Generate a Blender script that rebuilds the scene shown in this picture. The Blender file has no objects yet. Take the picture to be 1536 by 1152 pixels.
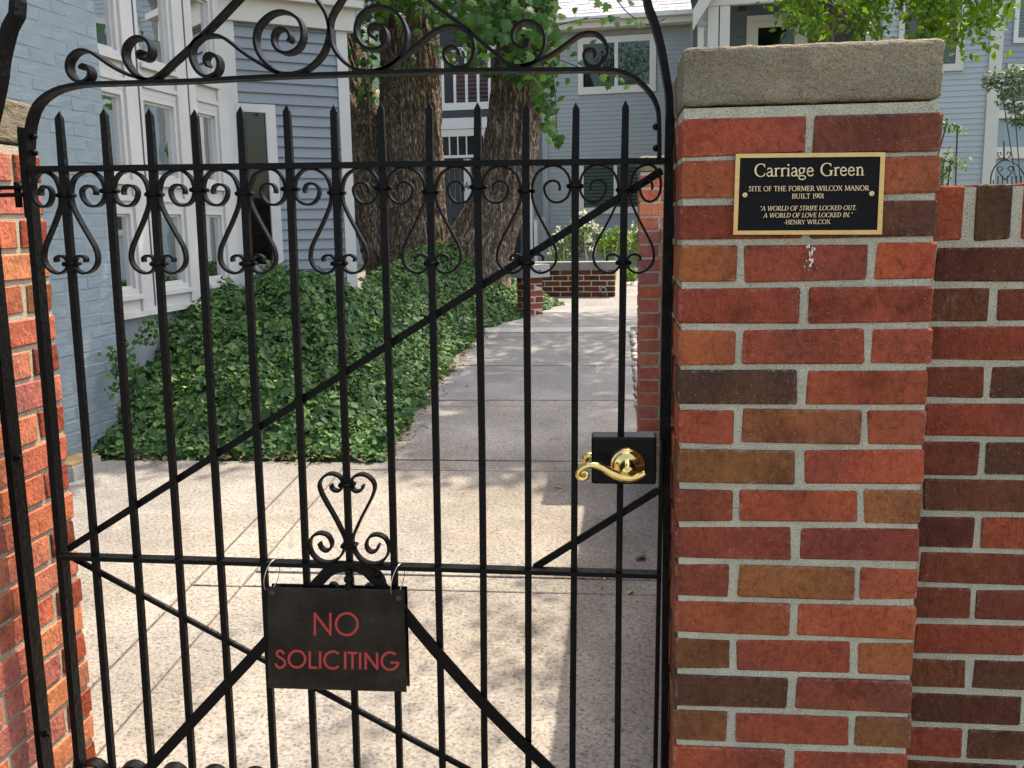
import bpy, math, random
import numpy as np
from mathutils import Matrix, Vector
SC = bpy.context.scene
COL = SC.collection
PI = math.pi
# ------------------------------------------------------------------ camera
F_PX = 1450.0                                   # focal length in pixels of the 1536 px wide photograph
YAW, PITCH, ROLL = (math.radians(a) for a in (6.072, 9.43, -1.022))
CAM = np.array([-.108, -1.613, 1.465])
_f = np.array([-math.sin(YAW), math.cos(YAW), 0]); _r = np.array([math.cos(YAW), math.sin(YAW), 0]); _u = np.array([0, 0, 1.])
FWD = _f*math.cos(PITCH)-_u*math.sin(PITCH); _u2 = _u*math.cos(PITCH)+_f*math.sin(PITCH)
RGT = _r*math.cos(ROLL)+_u2*math.sin(ROLL); UPV = _u2*math.cos(ROLL)-_r*math.sin(ROLL)
cd = bpy.data.cameras.new('camera'); cam = bpy.data.objects.new('camera', cd); COL.objects.link(cam)
cd.sensor_width = 36; cd.sensor_fit = 'HORIZONTAL'; cd.lens = F_PX/1536*36; cd.clip_start = .05; cd.clip_end = 500
cam.matrix_world = Matrix(((RGT[0], UPV[0], -FWD[0], CAM[0]), (RGT[1], UPV[1], -FWD[1], CAM[1]), (RGT[2], UPV[2], -FWD[2], CAM[2]), (0, 0, 0, 1)))
SC.camera = cam
# ------------------------------------------------------------------ sky, sun, exposure
SUN = Vector((.29, .36, 1.)).normalized()
w = bpy.data.worlds.new('World'); SC.world = w; w.use_nodes = True
nt = w.node_tree; nt.nodes.clear()
sky = nt.nodes.new('ShaderNodeTexSky'); sky.sky_type = 'NISHITA'; sky.sun_disc = False
sky.sun_elevation = math.asin(SUN.z); sky.sun_rotation = math.atan2(SUN.x, SUN.y)
sky.air_density = 1.0; sky.dust_density = 3.0; sky.ozone_density = 1.0
bg = nt.nodes.new('ShaderNodeBackground'); bg.inputs[1].default_value = .15
wo = nt.nodes.new('ShaderNodeOutputWorld')
nt.links.new(sky.outputs[0], bg.inputs[0]); nt.links.new(bg.outputs[0], wo.inputs[0])
sl = bpy.data.lights.new('sun', 'SUN'); sl.energy = 2.0; sl.angle = math.radians(.53); sl.color = (1, .94, .84)
so = bpy.data.objects.new('sun', sl); COL.objects.link(so); so.rotation_euler = SUN.to_track_quat('Z', 'Y').to_euler(); so.location = (3, 4, 12)
SC.view_settings.view_transform = 'Standard'; SC.view_settings.look = 'None'; SC.view_settings.gamma = 1
SC.view_settings.exposure = 2.0
SC.view_settings.use_white_balance = True; SC.view_settings.white_balance_temperature = 7600; SC.view_settings.white_balance_tint = 11   # the photograph is balanced for the shade
# ------------------------------------------------------------------ pixels to places
def ray(x, y): return FWD+(x-768)/F_PX*RGT-(y-576)/F_PX*UPV
def onY(x, y, Y): d = ray(x, y); return CAM+d*((Y-CAM[1])/d[1])
def onX(x, y, X): d = ray(x, y); return CAM+d*((X-CAM[0])/d[0])
def opt(x, y, dist): return CAM+dist*ray(x, y)
RAMP = .068
def gz(Y): return 0. if Y <= 0 else (RAMP*Y if Y < 7.35 else RAMP*7.35)
def onG(x, y):
    d = ray(x, y); t = 3.0
    for _ in range(60):
        P = CAM+t*d; t += (gz(P[1])-P[2])/(d[2]-RAMP*d[1])*.7
    return CAM+t*d
class Pl:                                        # a vertical plane: a point and the compass direction it runs in
    def __init__(s, P0, az):
        s.P = np.array([P0[0], P0[1], 0.]); a = math.radians(az)
        s.t = np.array([math.sin(a), math.cos(a), 0]); n = np.array([s.t[1], -s.t[0], 0])
        s.n = n if n @ (CAM-s.P) > 0 else -n
    def uv(s, x, y, off=0):
        d = ray(x, y); P = CAM+d*(((s.P+s.n*off-CAM) @ s.n)/(d @ s.n)); return float((P-s.P) @ s.t), float(P[2])
    def pt(s, u, z, o=0): P = s.P+s.t*u+s.n*o; return (P[0], P[1], z)
# ------------------------------------------------------------------ mesh helpers
class MB:
    def __init__(s): s.v = []; s.f = []
    def add(s, vs, fs):
        b = len(s.v); s.v += [tuple(map(float, p)) for p in vs]; s.f += [tuple(i+b for i in f) for f in fs]; return s
    def box(s, x0, x1, y0, y1, z0, z1):
        return s.add([(x0,y0,z0),(x1,y0,z0),(x1,y1,z0),(x0,y1,z0),(x0,y0,z1),(x1,y0,z1),(x1,y1,z1),(x0,y1,z1)],
                     [(0,3,2,1),(4,5,6,7),(0,1,5,4),(1,2,6,5),(2,3,7,6),(3,0,4,7)])
    def pbox(s, pl, u0, u1, z0, z1, o0, o1):
        if u0 > u1: u0, u1 = u1, u0
        if z0 > z1: z0, z1 = z1, z0
        c = [pl.pt(u, z, o) for z in (z0, z1) for (u, o) in ((u0,o0),(u1,o0),(u1,o1),(u0,o1))]
        return s.add(c, [(0,3,2,1),(4,5,6,7),(0,1,5,4),(1,2,6,5),(2,3,7,6),(3,0,4,7)])
    def cbox(s, x0, x1, y0, y1, z0, z1, c):       # box with chamfered edges
        V = []; idx = {}
        lo = (x0, y0, z0); hi = (x1, y1, z1)
        for sx in (0,1):
            for sy in (0,1):
                for sz in (0,1):
                    b = [hi[i] if (sx,sy,sz)[i] else lo[i] for i in range(3)]; g = [-1 if (sx,sy,sz)[i] else 1 for i in range(3)]
                    for a in range(3):
                        p = [b[i]+(0 if i == a else g[i]*c) for i in range(3)]; idx[(sx,sy,sz,a)] = len(V); V.append(p)
        Fs = []
        for a in range(3):
            o = [i for i in range(3) if i != a]
            for sd in (0,1):
                q = []
                for (p, r) in ((0,0),(1,0),(1,1),(0,1)):
                    k = [0,0,0]; k[a] = sd; k[o[0]] = p; k[o[1]] = r; q.append(idx[(*k, a)])
                Fs.append(tuple(q))
        for a in range(3):                        # edges along a
            o = [i for i in range(3) if i != a]
            for p in (0,1):
                for r in (0,1):
                    k0 = [0,0,0]; k0[o[0]] = p; k0[o[1]] = r; k1 = list(k0); k1[a] = 1
                    Fs.append((idx[(*k0, o[0])], idx[(*k1, o[0])], idx[(*k1, o[1])], idx[(*k0, o[1])]))
        for k in [(a,b,c_) for a in (0,1) for b in (0,1) for c_ in (0,1)]: Fs.append(tuple(idx[(*k, a)] for a in range(3)))
        return s.add(V, Fs)
    def sweep(s, pts, t, y0, y1, cap=True):       # flat bar following a line in the XZ plane: thickness t, from y0 to y1
        P = np.array([(p[0], p[-1]) for p in pts], float); d = np.gradient(P, axis=0); d /= np.linalg.norm(d, axis=1)[:, None]+1e-12
        n = np.stack([-d[:, 1], d[:, 0]], 1); tt = np.full(len(P), t) if np.isscalar(t) else np.array(t)
        A = P+n*tt[:, None]/2; B = P-n*tt[:, None]/2; V = []
        for a, b in zip(A, B): V += [(a[0], y0, a[1]), (b[0], y0, b[1]), (b[0], y1, b[1]), (a[0], y1, a[1])]
        Fs = []
        for i in range(len(P)-1):
            k = 4*i
            for j in range(4): Fs.append((k+j, k+(j+1) % 4, k+4+(j+1) % 4, k+4+j))
        if cap: Fs += [(3,2,1,0), tuple(4*len(P)-4+j for j in range(4))]
        return s.add(V, Fs)
    def tube(s, pts, r, n=8, cap=True):
        P = [np.array(p, float) for p in pts]; R = [r]*len(P) if np.isscalar(r) else r; V = []; Fs = []
        ref = np.array([0.13, .21, 1.]) if abs((P[-1]-P[0])[2]) < .9*np.linalg.norm(P[-1]-P[0]) else np.array([1., .2, 0])
        for i, p in enumerate(P):
            d = P[min(i+1, len(P)-1)]-P[max(i-1, 0)]; d = d/(np.linalg.norm(d)+1e-9)
            a = np.cross(d, ref); a /= np.linalg.norm(a)+1e-9; b = np.cross(d, a)
            for k in range(n): th = 2*PI*k/n; V.append(p+R[i]*(math.cos(th)*a+math.sin(th)*b))
        for i in range(len(P)-1):
            for k in range(n): Fs.append((i*n+k, i*n+(k+1) % n, (i+1)*n+(k+1) % n, (i+1)*n+k))
        if cap: Fs += [tuple(range(n))[::-1], tuple((len(P)-1)*n+k for k in range(n))]
        return s.add(V, Fs)
    def lathe_y(s, cx, cz, prof, n=32):           # profile of (radius, y) turned about a line along Y
        V = []; Fs = []
        for r, y in prof:
            for k in range(n): V.append((cx+r*math.cos(2*PI*k/n), y, cz+r*math.sin(2*PI*k/n)))
        for i in range(len(prof)-1):
            for k in range(n): Fs.append((i*n+k, i*n+(k+1) % n, (i+1)*n+(k+1) % n, (i+1)*n+k))
        Fs += [tuple(range(n)), tuple((len(prof)-1)*n+k for k in range(n))[::-1]]
        return s.add(V, Fs)
    def mesh(s, name, smooth=False, shift=(0,0,0)):
        m = bpy.data.meshes.new(name); sh = shift
        m.from_pydata([(a-sh[0], b-sh[1], c-sh[2]) for a, b, c in s.v], [], s.f); m.update()
        if smooth: m.polygons.foreach_set('use_smooth', [True]*len(m.polygons))
        return m
    def build(s, name, mat, parent=None, smooth=False, loc=None):
        L = wloc(parent); sh = L if loc is None else loc
        m = s.mesh(name, smooth, sh); m.materials.append(mat)
        o = bpy.data.objects.new(name, m); COL.objects.link(o); o.parent = parent
        o.location = tuple(sh[i]-L[i] for i in range(3)); return o
def wloc(o):
    x = [0., 0., 0.]
    while o is not None: x = [x[i]+o.location[i] for i in range(3)]; o = o.parent
    return x
def tag(o, label=None, cat=None, group=None, kind=None):
    for k, v in (('label', label), ('category', cat), ('group', group), ('kind', kind)):
        if v: o[k] = v
    return o
def empty(name, loc, label=None, cat=None, group=None, kind=None):
    o = bpy.data.objects.new(name, None); COL.objects.link(o); o.location = loc; o.empty_display_size = .1
    return tag(o, label, cat, group, kind)
def inst(me, name, parent, loc, rot=(0,0,0), color=None, scale=None):   # loc in world, parent unrotated
    o = bpy.data.objects.new(name, me); COL.objects.link(o); L = wloc(parent); o.parent = parent
    o.location = tuple(loc[i]-L[i] for i in range(3)); o.rotation_euler = rot
    if scale: o.scale = scale
    if color: o.color = (*color, 1)
    return o
def catmull(pts, n=5):
    P = [np.array(p, float) for p in pts]; P = [2*P[0]-P[1]]+P+[2*P[-1]-P[-2]]; out = []
    for i in range(1, len(P)-2):
        for k in range(n):
            t = k/n; a, b, c, d = P[i-1:i+3]
            out.append(.5*((2*b)+(c-a)*t+(2*a-5*b+4*c-d)*t*t+(3*b-a-3*c+d)*t**3))
    return out+[P[-2]]
def lin(c): return tuple(((v/255+.055)/1.055)**2.4 if v > 10 else v/255/12.92 for v in c)
# ------------------------------------------------------------------ materials
class NT:
    def __init__(s, name):
        s.m = bpy.data.materials.new(name); s.m.use_nodes = True; s.t = s.m.node_tree; s.t.nodes.clear()
        s.out = s.n('OutputMaterial'); s.b = s.n('BsdfPrincipled'); s.l(s.b, 0, s.out, 0)
    def n(s, typ, **kw):
        o = s.t.nodes.new('ShaderNode'+typ)
        for k, v in kw.items(): setattr(o, k, v)
        return o
    def l(s, a, i, b, j): s.t.links.new(a.outputs[i], b.inputs[j])
    def set(s, **kw):
        for k, v in kw.items(): s.b.inputs[k.replace('_', ' ')].default_value = v
        return s
    def noise(s, scale, detail=4, rough=.55, coord='Object', vscale=None):
        tc = s.n('TexCoord'); x = s.n('TexNoise'); x.inputs['Scale'].default_value = scale; x.inputs['Detail'].default_value = detail; x.inputs['Roughness'].default_value = rough
        if vscale:
            mp = s.n('Mapping'); mp.inputs['Scale'].default_value = vscale; s.l(tc, coord, mp, 0); s.l(mp, 0, x, 0)
        else: s.l(tc, coord, x, 0)
        return x
    def ramp(s, src, so_, stops):
        r = s.n('ValToRGB'); e = r.color_ramp.elements
        while len(e) < len(stops): e.new(.5)
        for q, (p, c) in zip(e, stops): q.position = p; q.color = (*c, 1) if len(c) == 3 else c
        s.l(src, so_, r, 0); return r
    def mix(s, a, b, fac, mode='MIX'):            # each of a, b: colour tuple or (node, socket); fac float or (node, socket)
        m = s.n('Mix', data_type='RGBA', blend_type=mode)
        for v, j in ((fac, 0), (a, 6), (b, 7)):
            if isinstance(v, tuple) and not isinstance(v[0], (int, float)): s.l(v[0], v[1], m, j)
            else: m.inputs[j].default_value = v if j == 0 else (*v, 1)
        return (m, 2)
    def col(s, c): s.l(c[0], c[1], s.b, 'Base Color'); return s
    def bump(s, src, so_, strength=.5, dist=.01):
        b = s.n('Bump'); b.inputs['Strength'].default_value = strength; b.inputs['Distance'].default_value = dist
        s.l(src, so_, b, 'Height')
        prev = s.b.inputs['Normal'].links
        if prev: s.t.links.new(prev[0].from_socket, b.inputs['Normal'])
        s.l(b, 0, s.b, 'Normal'); return s
G = lambda v: (v, v, v)
M = {}
def brick_mat(name):
    k = NT(name); oi = k.n('ObjectInfo'); n1 = k.noise(10, 5, .62); n2 = k.noise(95, 6, .72); n3 = k.noise(430, 2, .6); n4 = k.noise(17, 6, .75, vscale=(1, 1, .35)); n5 = k.noise(26, 4, .6, vscale=(1.6, 1, .7)); n6 = k.noise(6.5, 3, .5)
    mr = k.n('Math', operation='MULTIPLY'); mr.inputs[1].default_value = 37.; k.l(oi, 'Random', mr, 0); cx = k.n('CombineXYZ'); k.l(mr, 0, cx, 0); k.l(mr, 0, cx, 2)
    for nd in (n1, n2, n4, n5, n6):                    # each brick reads another part of the noise
        v = k.n('VectorMath', operation='ADD'); k.t.links.new(nd.inputs[0].links[0].from_socket, v.inputs[0]); k.l(cx, 0, v, 1); k.l(v, 0, nd, 0)
    dark = k.ramp(n1, 0, [(.30, G(.50)), (.42, G(.90)), (.62, G(1.06))]); fl = k.ramp(n2, 0, [(.30, G(.55)), (.47, G(.96)), (.55, G(1.02)), (.70, G(1.35))]); cr = k.ramp(n5, 0, [(.475, G(1)), (.50, G(.55)), (.515, G(1.06)), (.55, G(1))])
    hs = k.ramp(n6, 0, [(.36, (.70, .80, .95)), (.52, (1, 1, 1)), (.66, (1.02, 1.12, .95))])
    c = k.mix((oi, 'Color'), (hs, 0), .9, 'MULTIPLY'); c = k.mix(c, (dark, 0), .85, 'MULTIPLY'); c = k.mix(c, (fl, 0), .9, 'MULTIPLY'); c = k.mix(c, (cr, 0), .75, 'MULTIPLY')
    sp = k.ramp(n3, 0, [(.69, G(0)), (.74, G(.9))]); c = k.mix(c, (.5, .42, .34), (sp, 0)); sd = k.ramp(n3, 0, [(.2, G(.35)), (.28, G(1))]); c = k.mix(c, (sd, 0), 1., 'MULTIPLY')
    wh = k.ramp(n4, 0, [(.64, G(0)), (.8, G(.34))]); c = k.mix(c, (.42, .36, .32), (wh, 0))
    gn = k.n('TexCoord'); sx = k.n('SeparateXYZ'); k.l(gn, 'Generated', sx, 0); ed = []   # mortar smeared over the arrises
    for ax, lo in ((0, .465), (1, .43), (2, .40)):
        a_ = k.n('Math', operation='SUBTRACT'); k.l(sx, ax, a_, 0); a_.inputs[1].default_value = .5; b_ = k.n('Math', operation='ABSOLUTE'); k.l(a_, 0, b_, 0)
        mr_ = k.n('MapRange'); k.l(b_, 0, mr_, 0); mr_.inputs[1].default_value = lo; mr_.inputs[2].default_value = .495; ed.append(mr_)
    prev = None
    for a_, b_ in ((0, 1), (0, 2), (1, 2)):
        mn = k.n('Math', operation='MINIMUM'); k.l(ed[a_], 0, mn, 0); k.l(ed[b_], 0, mn, 1)
        if prev is None: prev = mn
        else: mxn = k.n('Math', operation='MAXIMUM'); k.l(prev, 0, mxn, 0); k.l(mn, 0, mxn, 1); prev = mxn
    nr_ = k.ramp(n2, 0, [(.5, G(0)), (.64, G(.55))]); ml = k.n('Math', operation='MULTIPLY'); k.l(prev, 0, ml, 0); k.l(nr_, 0, ml, 1); c = k.mix(c, (.30, .27, .22), (ml, 0))
    k.col(c).set(Roughness=.88, Specular_IOR_Level=.15); k.bump(n5, 0, .8, .016); k.bump(n2, 0, .7, .007); k.bump(n3, 0, .4, .0018); return k.m
M['brick'] = brick_mat('brick')
def rough(name, c0, c1, scale, bump=.4, dist=.004, fine=300, r=.85, speck=None, big=None):
    k = NT(name); a = k.noise(scale, 6, .6); b = k.noise(fine, 3, .6)
    r_ = k.ramp(a, 0, [(.3, c0), (.7, c1)]); c = (r_, 0)
    if speck:
        q = k.ramp(b, 0, [(.33, speck), (.47, G(.95)), (.56, G(1.02)), (.68, G(1.3))]); c = k.mix(c, (q, 0), 1., 'MULTIPLY')
    if big:
        g = k.noise(big[0], 3, .5); q = k.ramp(g, 0, [(.35, G(big[1])), (.65, G(1))]); c = k.mix(c, (q, 0), 1., 'MULTIPLY')
    if name == 'concrete':
        g = k.noise(2.6, 7, .7); q = k.ramp(g, 0, [(.28, G(.62)), (.40, G(.93)), (.6, G(1))]); c = k.mix(c, (q, 0), 1., 'MULTIPLY')
        g = k.noise(.55, 4, .6); q = k.ramp(g, 0, [(.4, (.94, .97, 1.02)), (.62, (1.02, 1., .97))]); c = k.mix(c, (q, 0), 1., 'MULTIPLY')
    k.col(c).set(Roughness=r, Specular_IOR_Level=.2); k.bump(a, 0, bump*.6, dist*2); k.bump(b, 0, bump, dist); return k.m
M['mortar'] = rough('mortar', (.47, .435, .325), (.60, .56, .425), 30, 1.2, .007, 330, speck=G(.6))
M['cap'] = rough('capstone', (.21, .175, .116), (.285, .243, .165), 18, 1.2, .005, 330, speck=G(.5), big=(7, .78))
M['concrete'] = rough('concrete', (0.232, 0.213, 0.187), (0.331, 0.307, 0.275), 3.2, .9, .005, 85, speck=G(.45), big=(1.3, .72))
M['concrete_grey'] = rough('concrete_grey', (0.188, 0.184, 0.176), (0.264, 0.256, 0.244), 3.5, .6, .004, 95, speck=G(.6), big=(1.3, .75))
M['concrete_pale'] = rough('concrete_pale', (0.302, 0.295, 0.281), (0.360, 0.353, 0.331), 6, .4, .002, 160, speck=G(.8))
M['joint'] = rough('joint', (.10, .09, .08), (.17, .155, .135), 12, .5, .003, 200)
M['earth'] = rough('earth', (.025, .02, .013), (.06, .045, .03), 20, .8, .01, 120)
M['soil_ivy'] = rough('shaded_litter', (.018, .022, .01), (.035, .03, .016), 20, .8, .01, 120)
M['grass'] = rough('far_ground', (.06, .075, .03), (.10, .10, .05), 3, .5, .02, 60)
M['asphalt'] = rough('asphalt', (.045, .045, .045), (.065, .063, .06), 8, .5, .004, 200)
k = NT('black_iron'); a = k.noise(60, 5, .6); b = k.noise(420, 3, .6); c = k.noise(11, 4, .6)
r_ = k.ramp(c, 0, [(.4, (.0015, .0015, .0017)), (.66, (.003, .0027, .0024)), (.74, (.011, .006, .004))]); k.col((r_, 0)).set(Roughness=.33, Specular_IOR_Level=.10)
rr = k.ramp(a, 0, [(.3, G(.26)), (.7, G(.5))]); k.l(rr, 0, k.b, 'Roughness'); k.bump(a, 0, .8, .005); k.bump(b, 0, .35, .0015); M['iron'] = k.m
k = NT('lock_box_paint'); a = k.noise(500, 2); k.set(Base_Color=(.005, .005, .006, 1), Roughness=.22, Specular_IOR_Level=.07); k.bump(a, 0, .08, .0006); M['lockbox'] = k.m
k = NT('polished_brass'); a = k.noise(70, 3); r_ = k.ramp(a, 0, [(.3, (.60, .42, .13)), (.7, (.74, .55, .22))]); k.col((r_, 0)).set(Metallic=1., Roughness=.16); M['brass'] = k.m
k = NT('satin_brass'); a = k.noise(40, 4, .6, vscale=(1, 1, 14)); r_ = k.ramp(a, 0, [(.3, (.40, .26, .10)), (.7, (.54, .37, .16))]); k.col((r_, 0)).set(Metallic=.85, Roughness=.42); M['plaque_brass'] = k.m
k = NT('plaque_letters'); k.set(Base_Color=(.56, .44, .27, 1), Metallic=.6, Roughness=.5); M['plaque_letter'] = k.m
k = NT('leather_black'); a = k.noise(330, 4, .6); k.set(Base_Color=(.004, .004, .004, 1), Roughness=.4, Specular_IOR_Level=.1); k.bump(a, 0, .9, .003); M['plaque_black'] = k.m
k = NT('sign_acrylic'); a = k.noise(18, 4, .6); rr = k.ramp(a, 0, [(.35, G(.14)), (.65, G(.30))]); d_ = k.noise(9, 5, .65); dr_ = k.ramp(d_, 0, [(.40, (.002, .0018, .0015)), (.68, (.020, .016, .011))]); k.col((dr_, 0)).set(Specular_IOR_Level=.2); k.l(rr, 0, k.b, 'Roughness')  # brown mottling in the base colour stands in for blurred reflections
b = k.noise(5, 2); k.bump(b, 0, .08, .01); M['sign'] = k.m
k = NT('sign_red'); k.set(Base_Color=(.30, .015, .015, 1), Roughness=.5); M['red'] = k.m
k = NT('steel_ring'); k.set(Base_Color=(.5, .48, .45, 1), Metallic=1., Roughness=.3); M['steel'] = k.m
def paint(name, c, r=.5, vary=.12, scale=3, bump=.15, grain=None):
    k = NT(name); a = k.noise(scale, 5, .6); q = k.ramp(a, 0, [(.3, tuple(v*(1-vary) for v in c)), (.7, c)]); k.col((q, 0)).set(Roughness=r)
    b = k.noise(90, 4, .6, vscale=grain) if grain else k.noise(140, 4, .6); k.bump(b, 0, bump, .002); return k.m
M['white'] = paint('white_trim', (0.480, 0.468, 0.444), .5, .12, 4, .12)
M['cream'] = paint('cream_trim', (0.480, 0.456, 0.392), .5, .10, 3, .1)
M['navy'] = paint('navy_line', (.045, .04, .10), .5)
M['siding'] = paint('blue_grey_siding', (0.185, 0.211, 0.228), .55, .10, 2.2, .2, (1, 1, 9))
M['siding_far'] = paint('grey_blue_siding_far', (0.221, 0.241, 0.231), .55, .08, 1.2, .15)
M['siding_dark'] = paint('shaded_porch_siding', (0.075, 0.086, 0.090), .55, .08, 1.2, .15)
M['siding_pale'] = paint('pale_grey_siding', (0.311, 0.341, 0.344), .55, .08, 1.2, .15)
k = NT('painted_brick'); a = k.noise(5, 5, .6); b = k.noise(70, 5, .65); q = k.ramp(a, 0, [(.3, (0.160, 0.211, 0.236)), (.7, (0.196, 0.248, 0.273))]); k.col((q, 0)).set(Roughness=.5)
k.bump(a, 0, .6, .02); k.bump(b, 0, .6, .006); M['painted'] = k.m
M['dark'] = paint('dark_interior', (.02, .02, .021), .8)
M['dim'] = paint('dim_room', (.07, .075, .075), .8)
M['curtain'] = paint('curtain', (.27, .29, .27), .9, .25, 8)
M['blind'] = paint('blind', (.62, .66, .62), .7)
M['darkred'] = paint('dark_red_wood', (.09, .028, .018), .6)
M['blackpaint'] = paint('black_paint', (.012, .012, .013), .5)
M['greymetal'] = paint('grey_metal', (.11, .11, .115), .45)
M['shingle'] = rough('shingle', (0.247, 0.247, 0.270), (0.345, 0.345, 0.367), 6, .5, .006, 80, speck=G(.8))
M['pebble'] = rough('pebble', (.28, .26, .24), (.5, .47, .44), 9, .4, .003, 150)
M['terracotta'] = rough('tan_block', (.30, .2, .10), (.4, .28, .15), 15, .6, .003, 150)
k = NT('window_glass')
k.t.nodes.remove(k.b); gl = k.n('BsdfGlossy'); gl.inputs['Roughness'].default_value = .015; tr = k.n('BsdfTransparent'); tr.inputs[0].default_value = (.58, .64, .61, 1)
fr = k.n('Fresnel'); fr.inputs[0].default_value = 1.38; mx = k.n('MixShader'); nz = k.noise(2.2, 2); bp = k.n('Bump'); bp.inputs[0].default_value = .08; bp.inputs[1].default_value = .02
k.l(nz, 0, bp, 'Height'); k.l(bp, 0, gl, 'Normal'); k.l(fr, 0, mx, 0); k.l(tr, 0, mx, 1); k.l(gl, 0, mx, 2); k.l(mx, 0, k.out, 0); M['glass'] = k.m
def leaf_mat(name, c0, c1, c2, trans=.3, r=.42, usecol=False):
    k = NT(name); ge = k.n('NewGeometry')
    if usecol: oi = k.n('ObjectInfo'); q = k.ramp(oi, 'Random', [(0, c0), (.5, c1), (1, c2)])
    else: q = k.ramp(ge, 'Random Per Island', [(0, c0), (.55, c1), (1, c2)])
    k.col((q, 0)).set(Roughness=r, Specular_IOR_Level=.32); tl = k.n('BsdfTranslucent'); hm = k.mix((q, 0), (1.0, 1.25, .45), 1., 'MULTIPLY'); k.l(hm[0], hm[1], tl, 0)
    mx = k.n('MixShader'); mx.inputs[0].default_value = trans; k.l(k.b, 0, mx, 1); k.l(tl, 0, mx, 2); k.l(mx, 0, k.out, 0); return k.m
M['ivy'] = leaf_mat('ivy_leaf', (.020, .058, .018), (.050, .122, .036), (.115, .205, .052), .2, .58)
M['vine'] = leaf_mat('vine_leaf', (.03, .09, .018), (.06, .15, .028), (.14, .25, .045), .35, .45, True)
M['crown'] = leaf_mat('crown_leaf', (.04, .09, .02), (.06, .12, .025), (.08, .14, .03), .35, .5)
M['sunleaf'] = leaf_mat('bright_leaf', (0.045, 0.104, 0.013), (0.090, 0.171, 0.016), (0.180, 0.225, 0.020), .5, .45)
M['shrub'] = leaf_mat('shrub_leaf', (.05, .11, .035), (.10, .18, .06), (.18, .25, .08), .35, .5)
M['greyleaf'] = leaf_mat('grey_green_leaf', (.05, .085, .06), (.085, .125, .09), (.13, .17, .12), .3, .5)
M['petal'] = leaf_mat('petal', (.65, .62, .58), (.7, .68, .62), (.6, .35, .36), .3, .6)
M['dryleaf'] = leaf_mat('dry_leaf', (.10, .06, .03), (.16, .10, .05), (.20, .16, .09), .2, .7)
M['yellowleaf'] = leaf_mat('yellow_leaf', (.40, .36, .05), (.45, .42, .08), (.35, .38, .08), .2, .6)
k = NT('bark'); a = k.noise(3, 6, .65, vscale=(4, 4, 1)); b = k.noise(26, 6, .7, vscale=(2.2, 2.2, .7)); q = k.ramp(b, 0, [(.36, (0.072, 0.048, 0.031)), (.5, (0.333, 0.236, 0.161)), (.72, (0.518, 0.394, 0.281))])
rs = k.ramp(a, 0, [(.62, G(0)), (.74, G(.7))]); c = k.mix((q, 0), (.26, .10, .04), (rs, 0)); e_ = k.noise(13, 4, .6, vscale=(2.6, 2.6, .55)); er = k.ramp(e_, 0, [(.42, G(1.1)), (.49, G(.22)), (.53, G(.3)), (.60, G(1.1))]); c = k.mix(c, (er, 0), .9, 'MULTIPLY'); k.col(c).set(Roughness=.9); k.bump(er, 0, .9, .03); k.bump(b, 0, 1., .03); M['bark'] = k.m
k = NT('twig'); k.set(Base_Color=(.055, .045, .025, 1), Roughness=.8); M['twig'] = k.m
# ================================================================== ground and paving
def sheet(name, x0, x1, ys, mat, dz, kind='structure', parent=None, nx=1):
    m = MB(); xs = [x0+(x1-x0)*i/nx for i in range(nx+1)]
    m.v = [(x, y, gz(y)+dz) for y in ys for x in xs]; n = nx+1
    m.f = [(j*n+i, j*n+i+1, (j+1)*n+i+1, (j+1)*n+i) for j in range(len(ys)-1) for i in range(nx)]
    return tag(m.build(name, mat, parent), kind=kind)
sheet('ground', -150, 150, [-150, -30, 0, 1, 2, 4, 7.35, 20, 60, 250], M['grass'], -.06, nx=4)
path = empty('path', (-.7, 0, 0), kind='structure')
bed = sheet('joint_bed', -8, .35, [-3, 0, 2, 4, 6, 7.35, 9, 19], M['joint'], -.012, None, path)
def slab(x0, x1, y0, y1, mat, name='slab', dz=0, g=.0055, c=.004):
    x0 += g; x1 -= g; y0 += g; y1 -= g; ys = [y0]+[y for y in (0., 7.35) if y0 < y < y1]+[y1]; m = MB(); V = []
    for i, y in enumerate(ys):
        e = c if i in (0, len(ys)-1) else 0; yy = y+(c if i == 0 else -c if i == len(ys)-1 else 0); z = gz(y)+dz
        V += [(x0, y, z-.06), (x0, y, z-c), (x0+c, yy, z), (x1-c, yy, z), (x1, y, z-c), (x1, y, z-.06)]
    Fs = []
    for i in range(len(ys)-1):
        for j in range(5): Fs.append((i*6+j, i*6+j+1, i*6+7+j, i*6+6+j))
    n = len(ys)*6-6; Fs += [(0,1,2,3,4,5)[::-1], tuple(n+j for j in range(6))]
    # slanted chamfer ends: top corners already pulled in
    m.add(V, Fs); return m.build(name, mat, path)
XL, XR = -1.52, .13
slab(XL, XR, -3, .05, M['concrete'])
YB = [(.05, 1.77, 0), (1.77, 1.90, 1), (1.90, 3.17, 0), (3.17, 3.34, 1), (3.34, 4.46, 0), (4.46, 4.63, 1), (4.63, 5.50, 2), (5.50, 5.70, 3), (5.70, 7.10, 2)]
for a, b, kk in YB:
    slab(XL, XR if b < 3.3 else .035, a, b, M['concrete'] if kk < 2 else M['concrete_grey'], 'slab' if kk in (0, 2) else 'joint_band', dz=0 if kk in (0, 2) else -.002)  # far slabs go greyer: some of their shade is put into the colour
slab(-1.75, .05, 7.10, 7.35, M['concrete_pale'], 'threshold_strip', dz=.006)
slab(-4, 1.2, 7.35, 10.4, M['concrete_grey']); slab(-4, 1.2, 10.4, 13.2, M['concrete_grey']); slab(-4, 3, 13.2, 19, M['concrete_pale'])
slab(-1.72, XL, -3, 1.77, M['concrete'], 'joint_band', dz=-.002); slab(-1.72, XL, 1.77, 3.30, M['concrete'], 'joint_band', dz=-.002)
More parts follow.
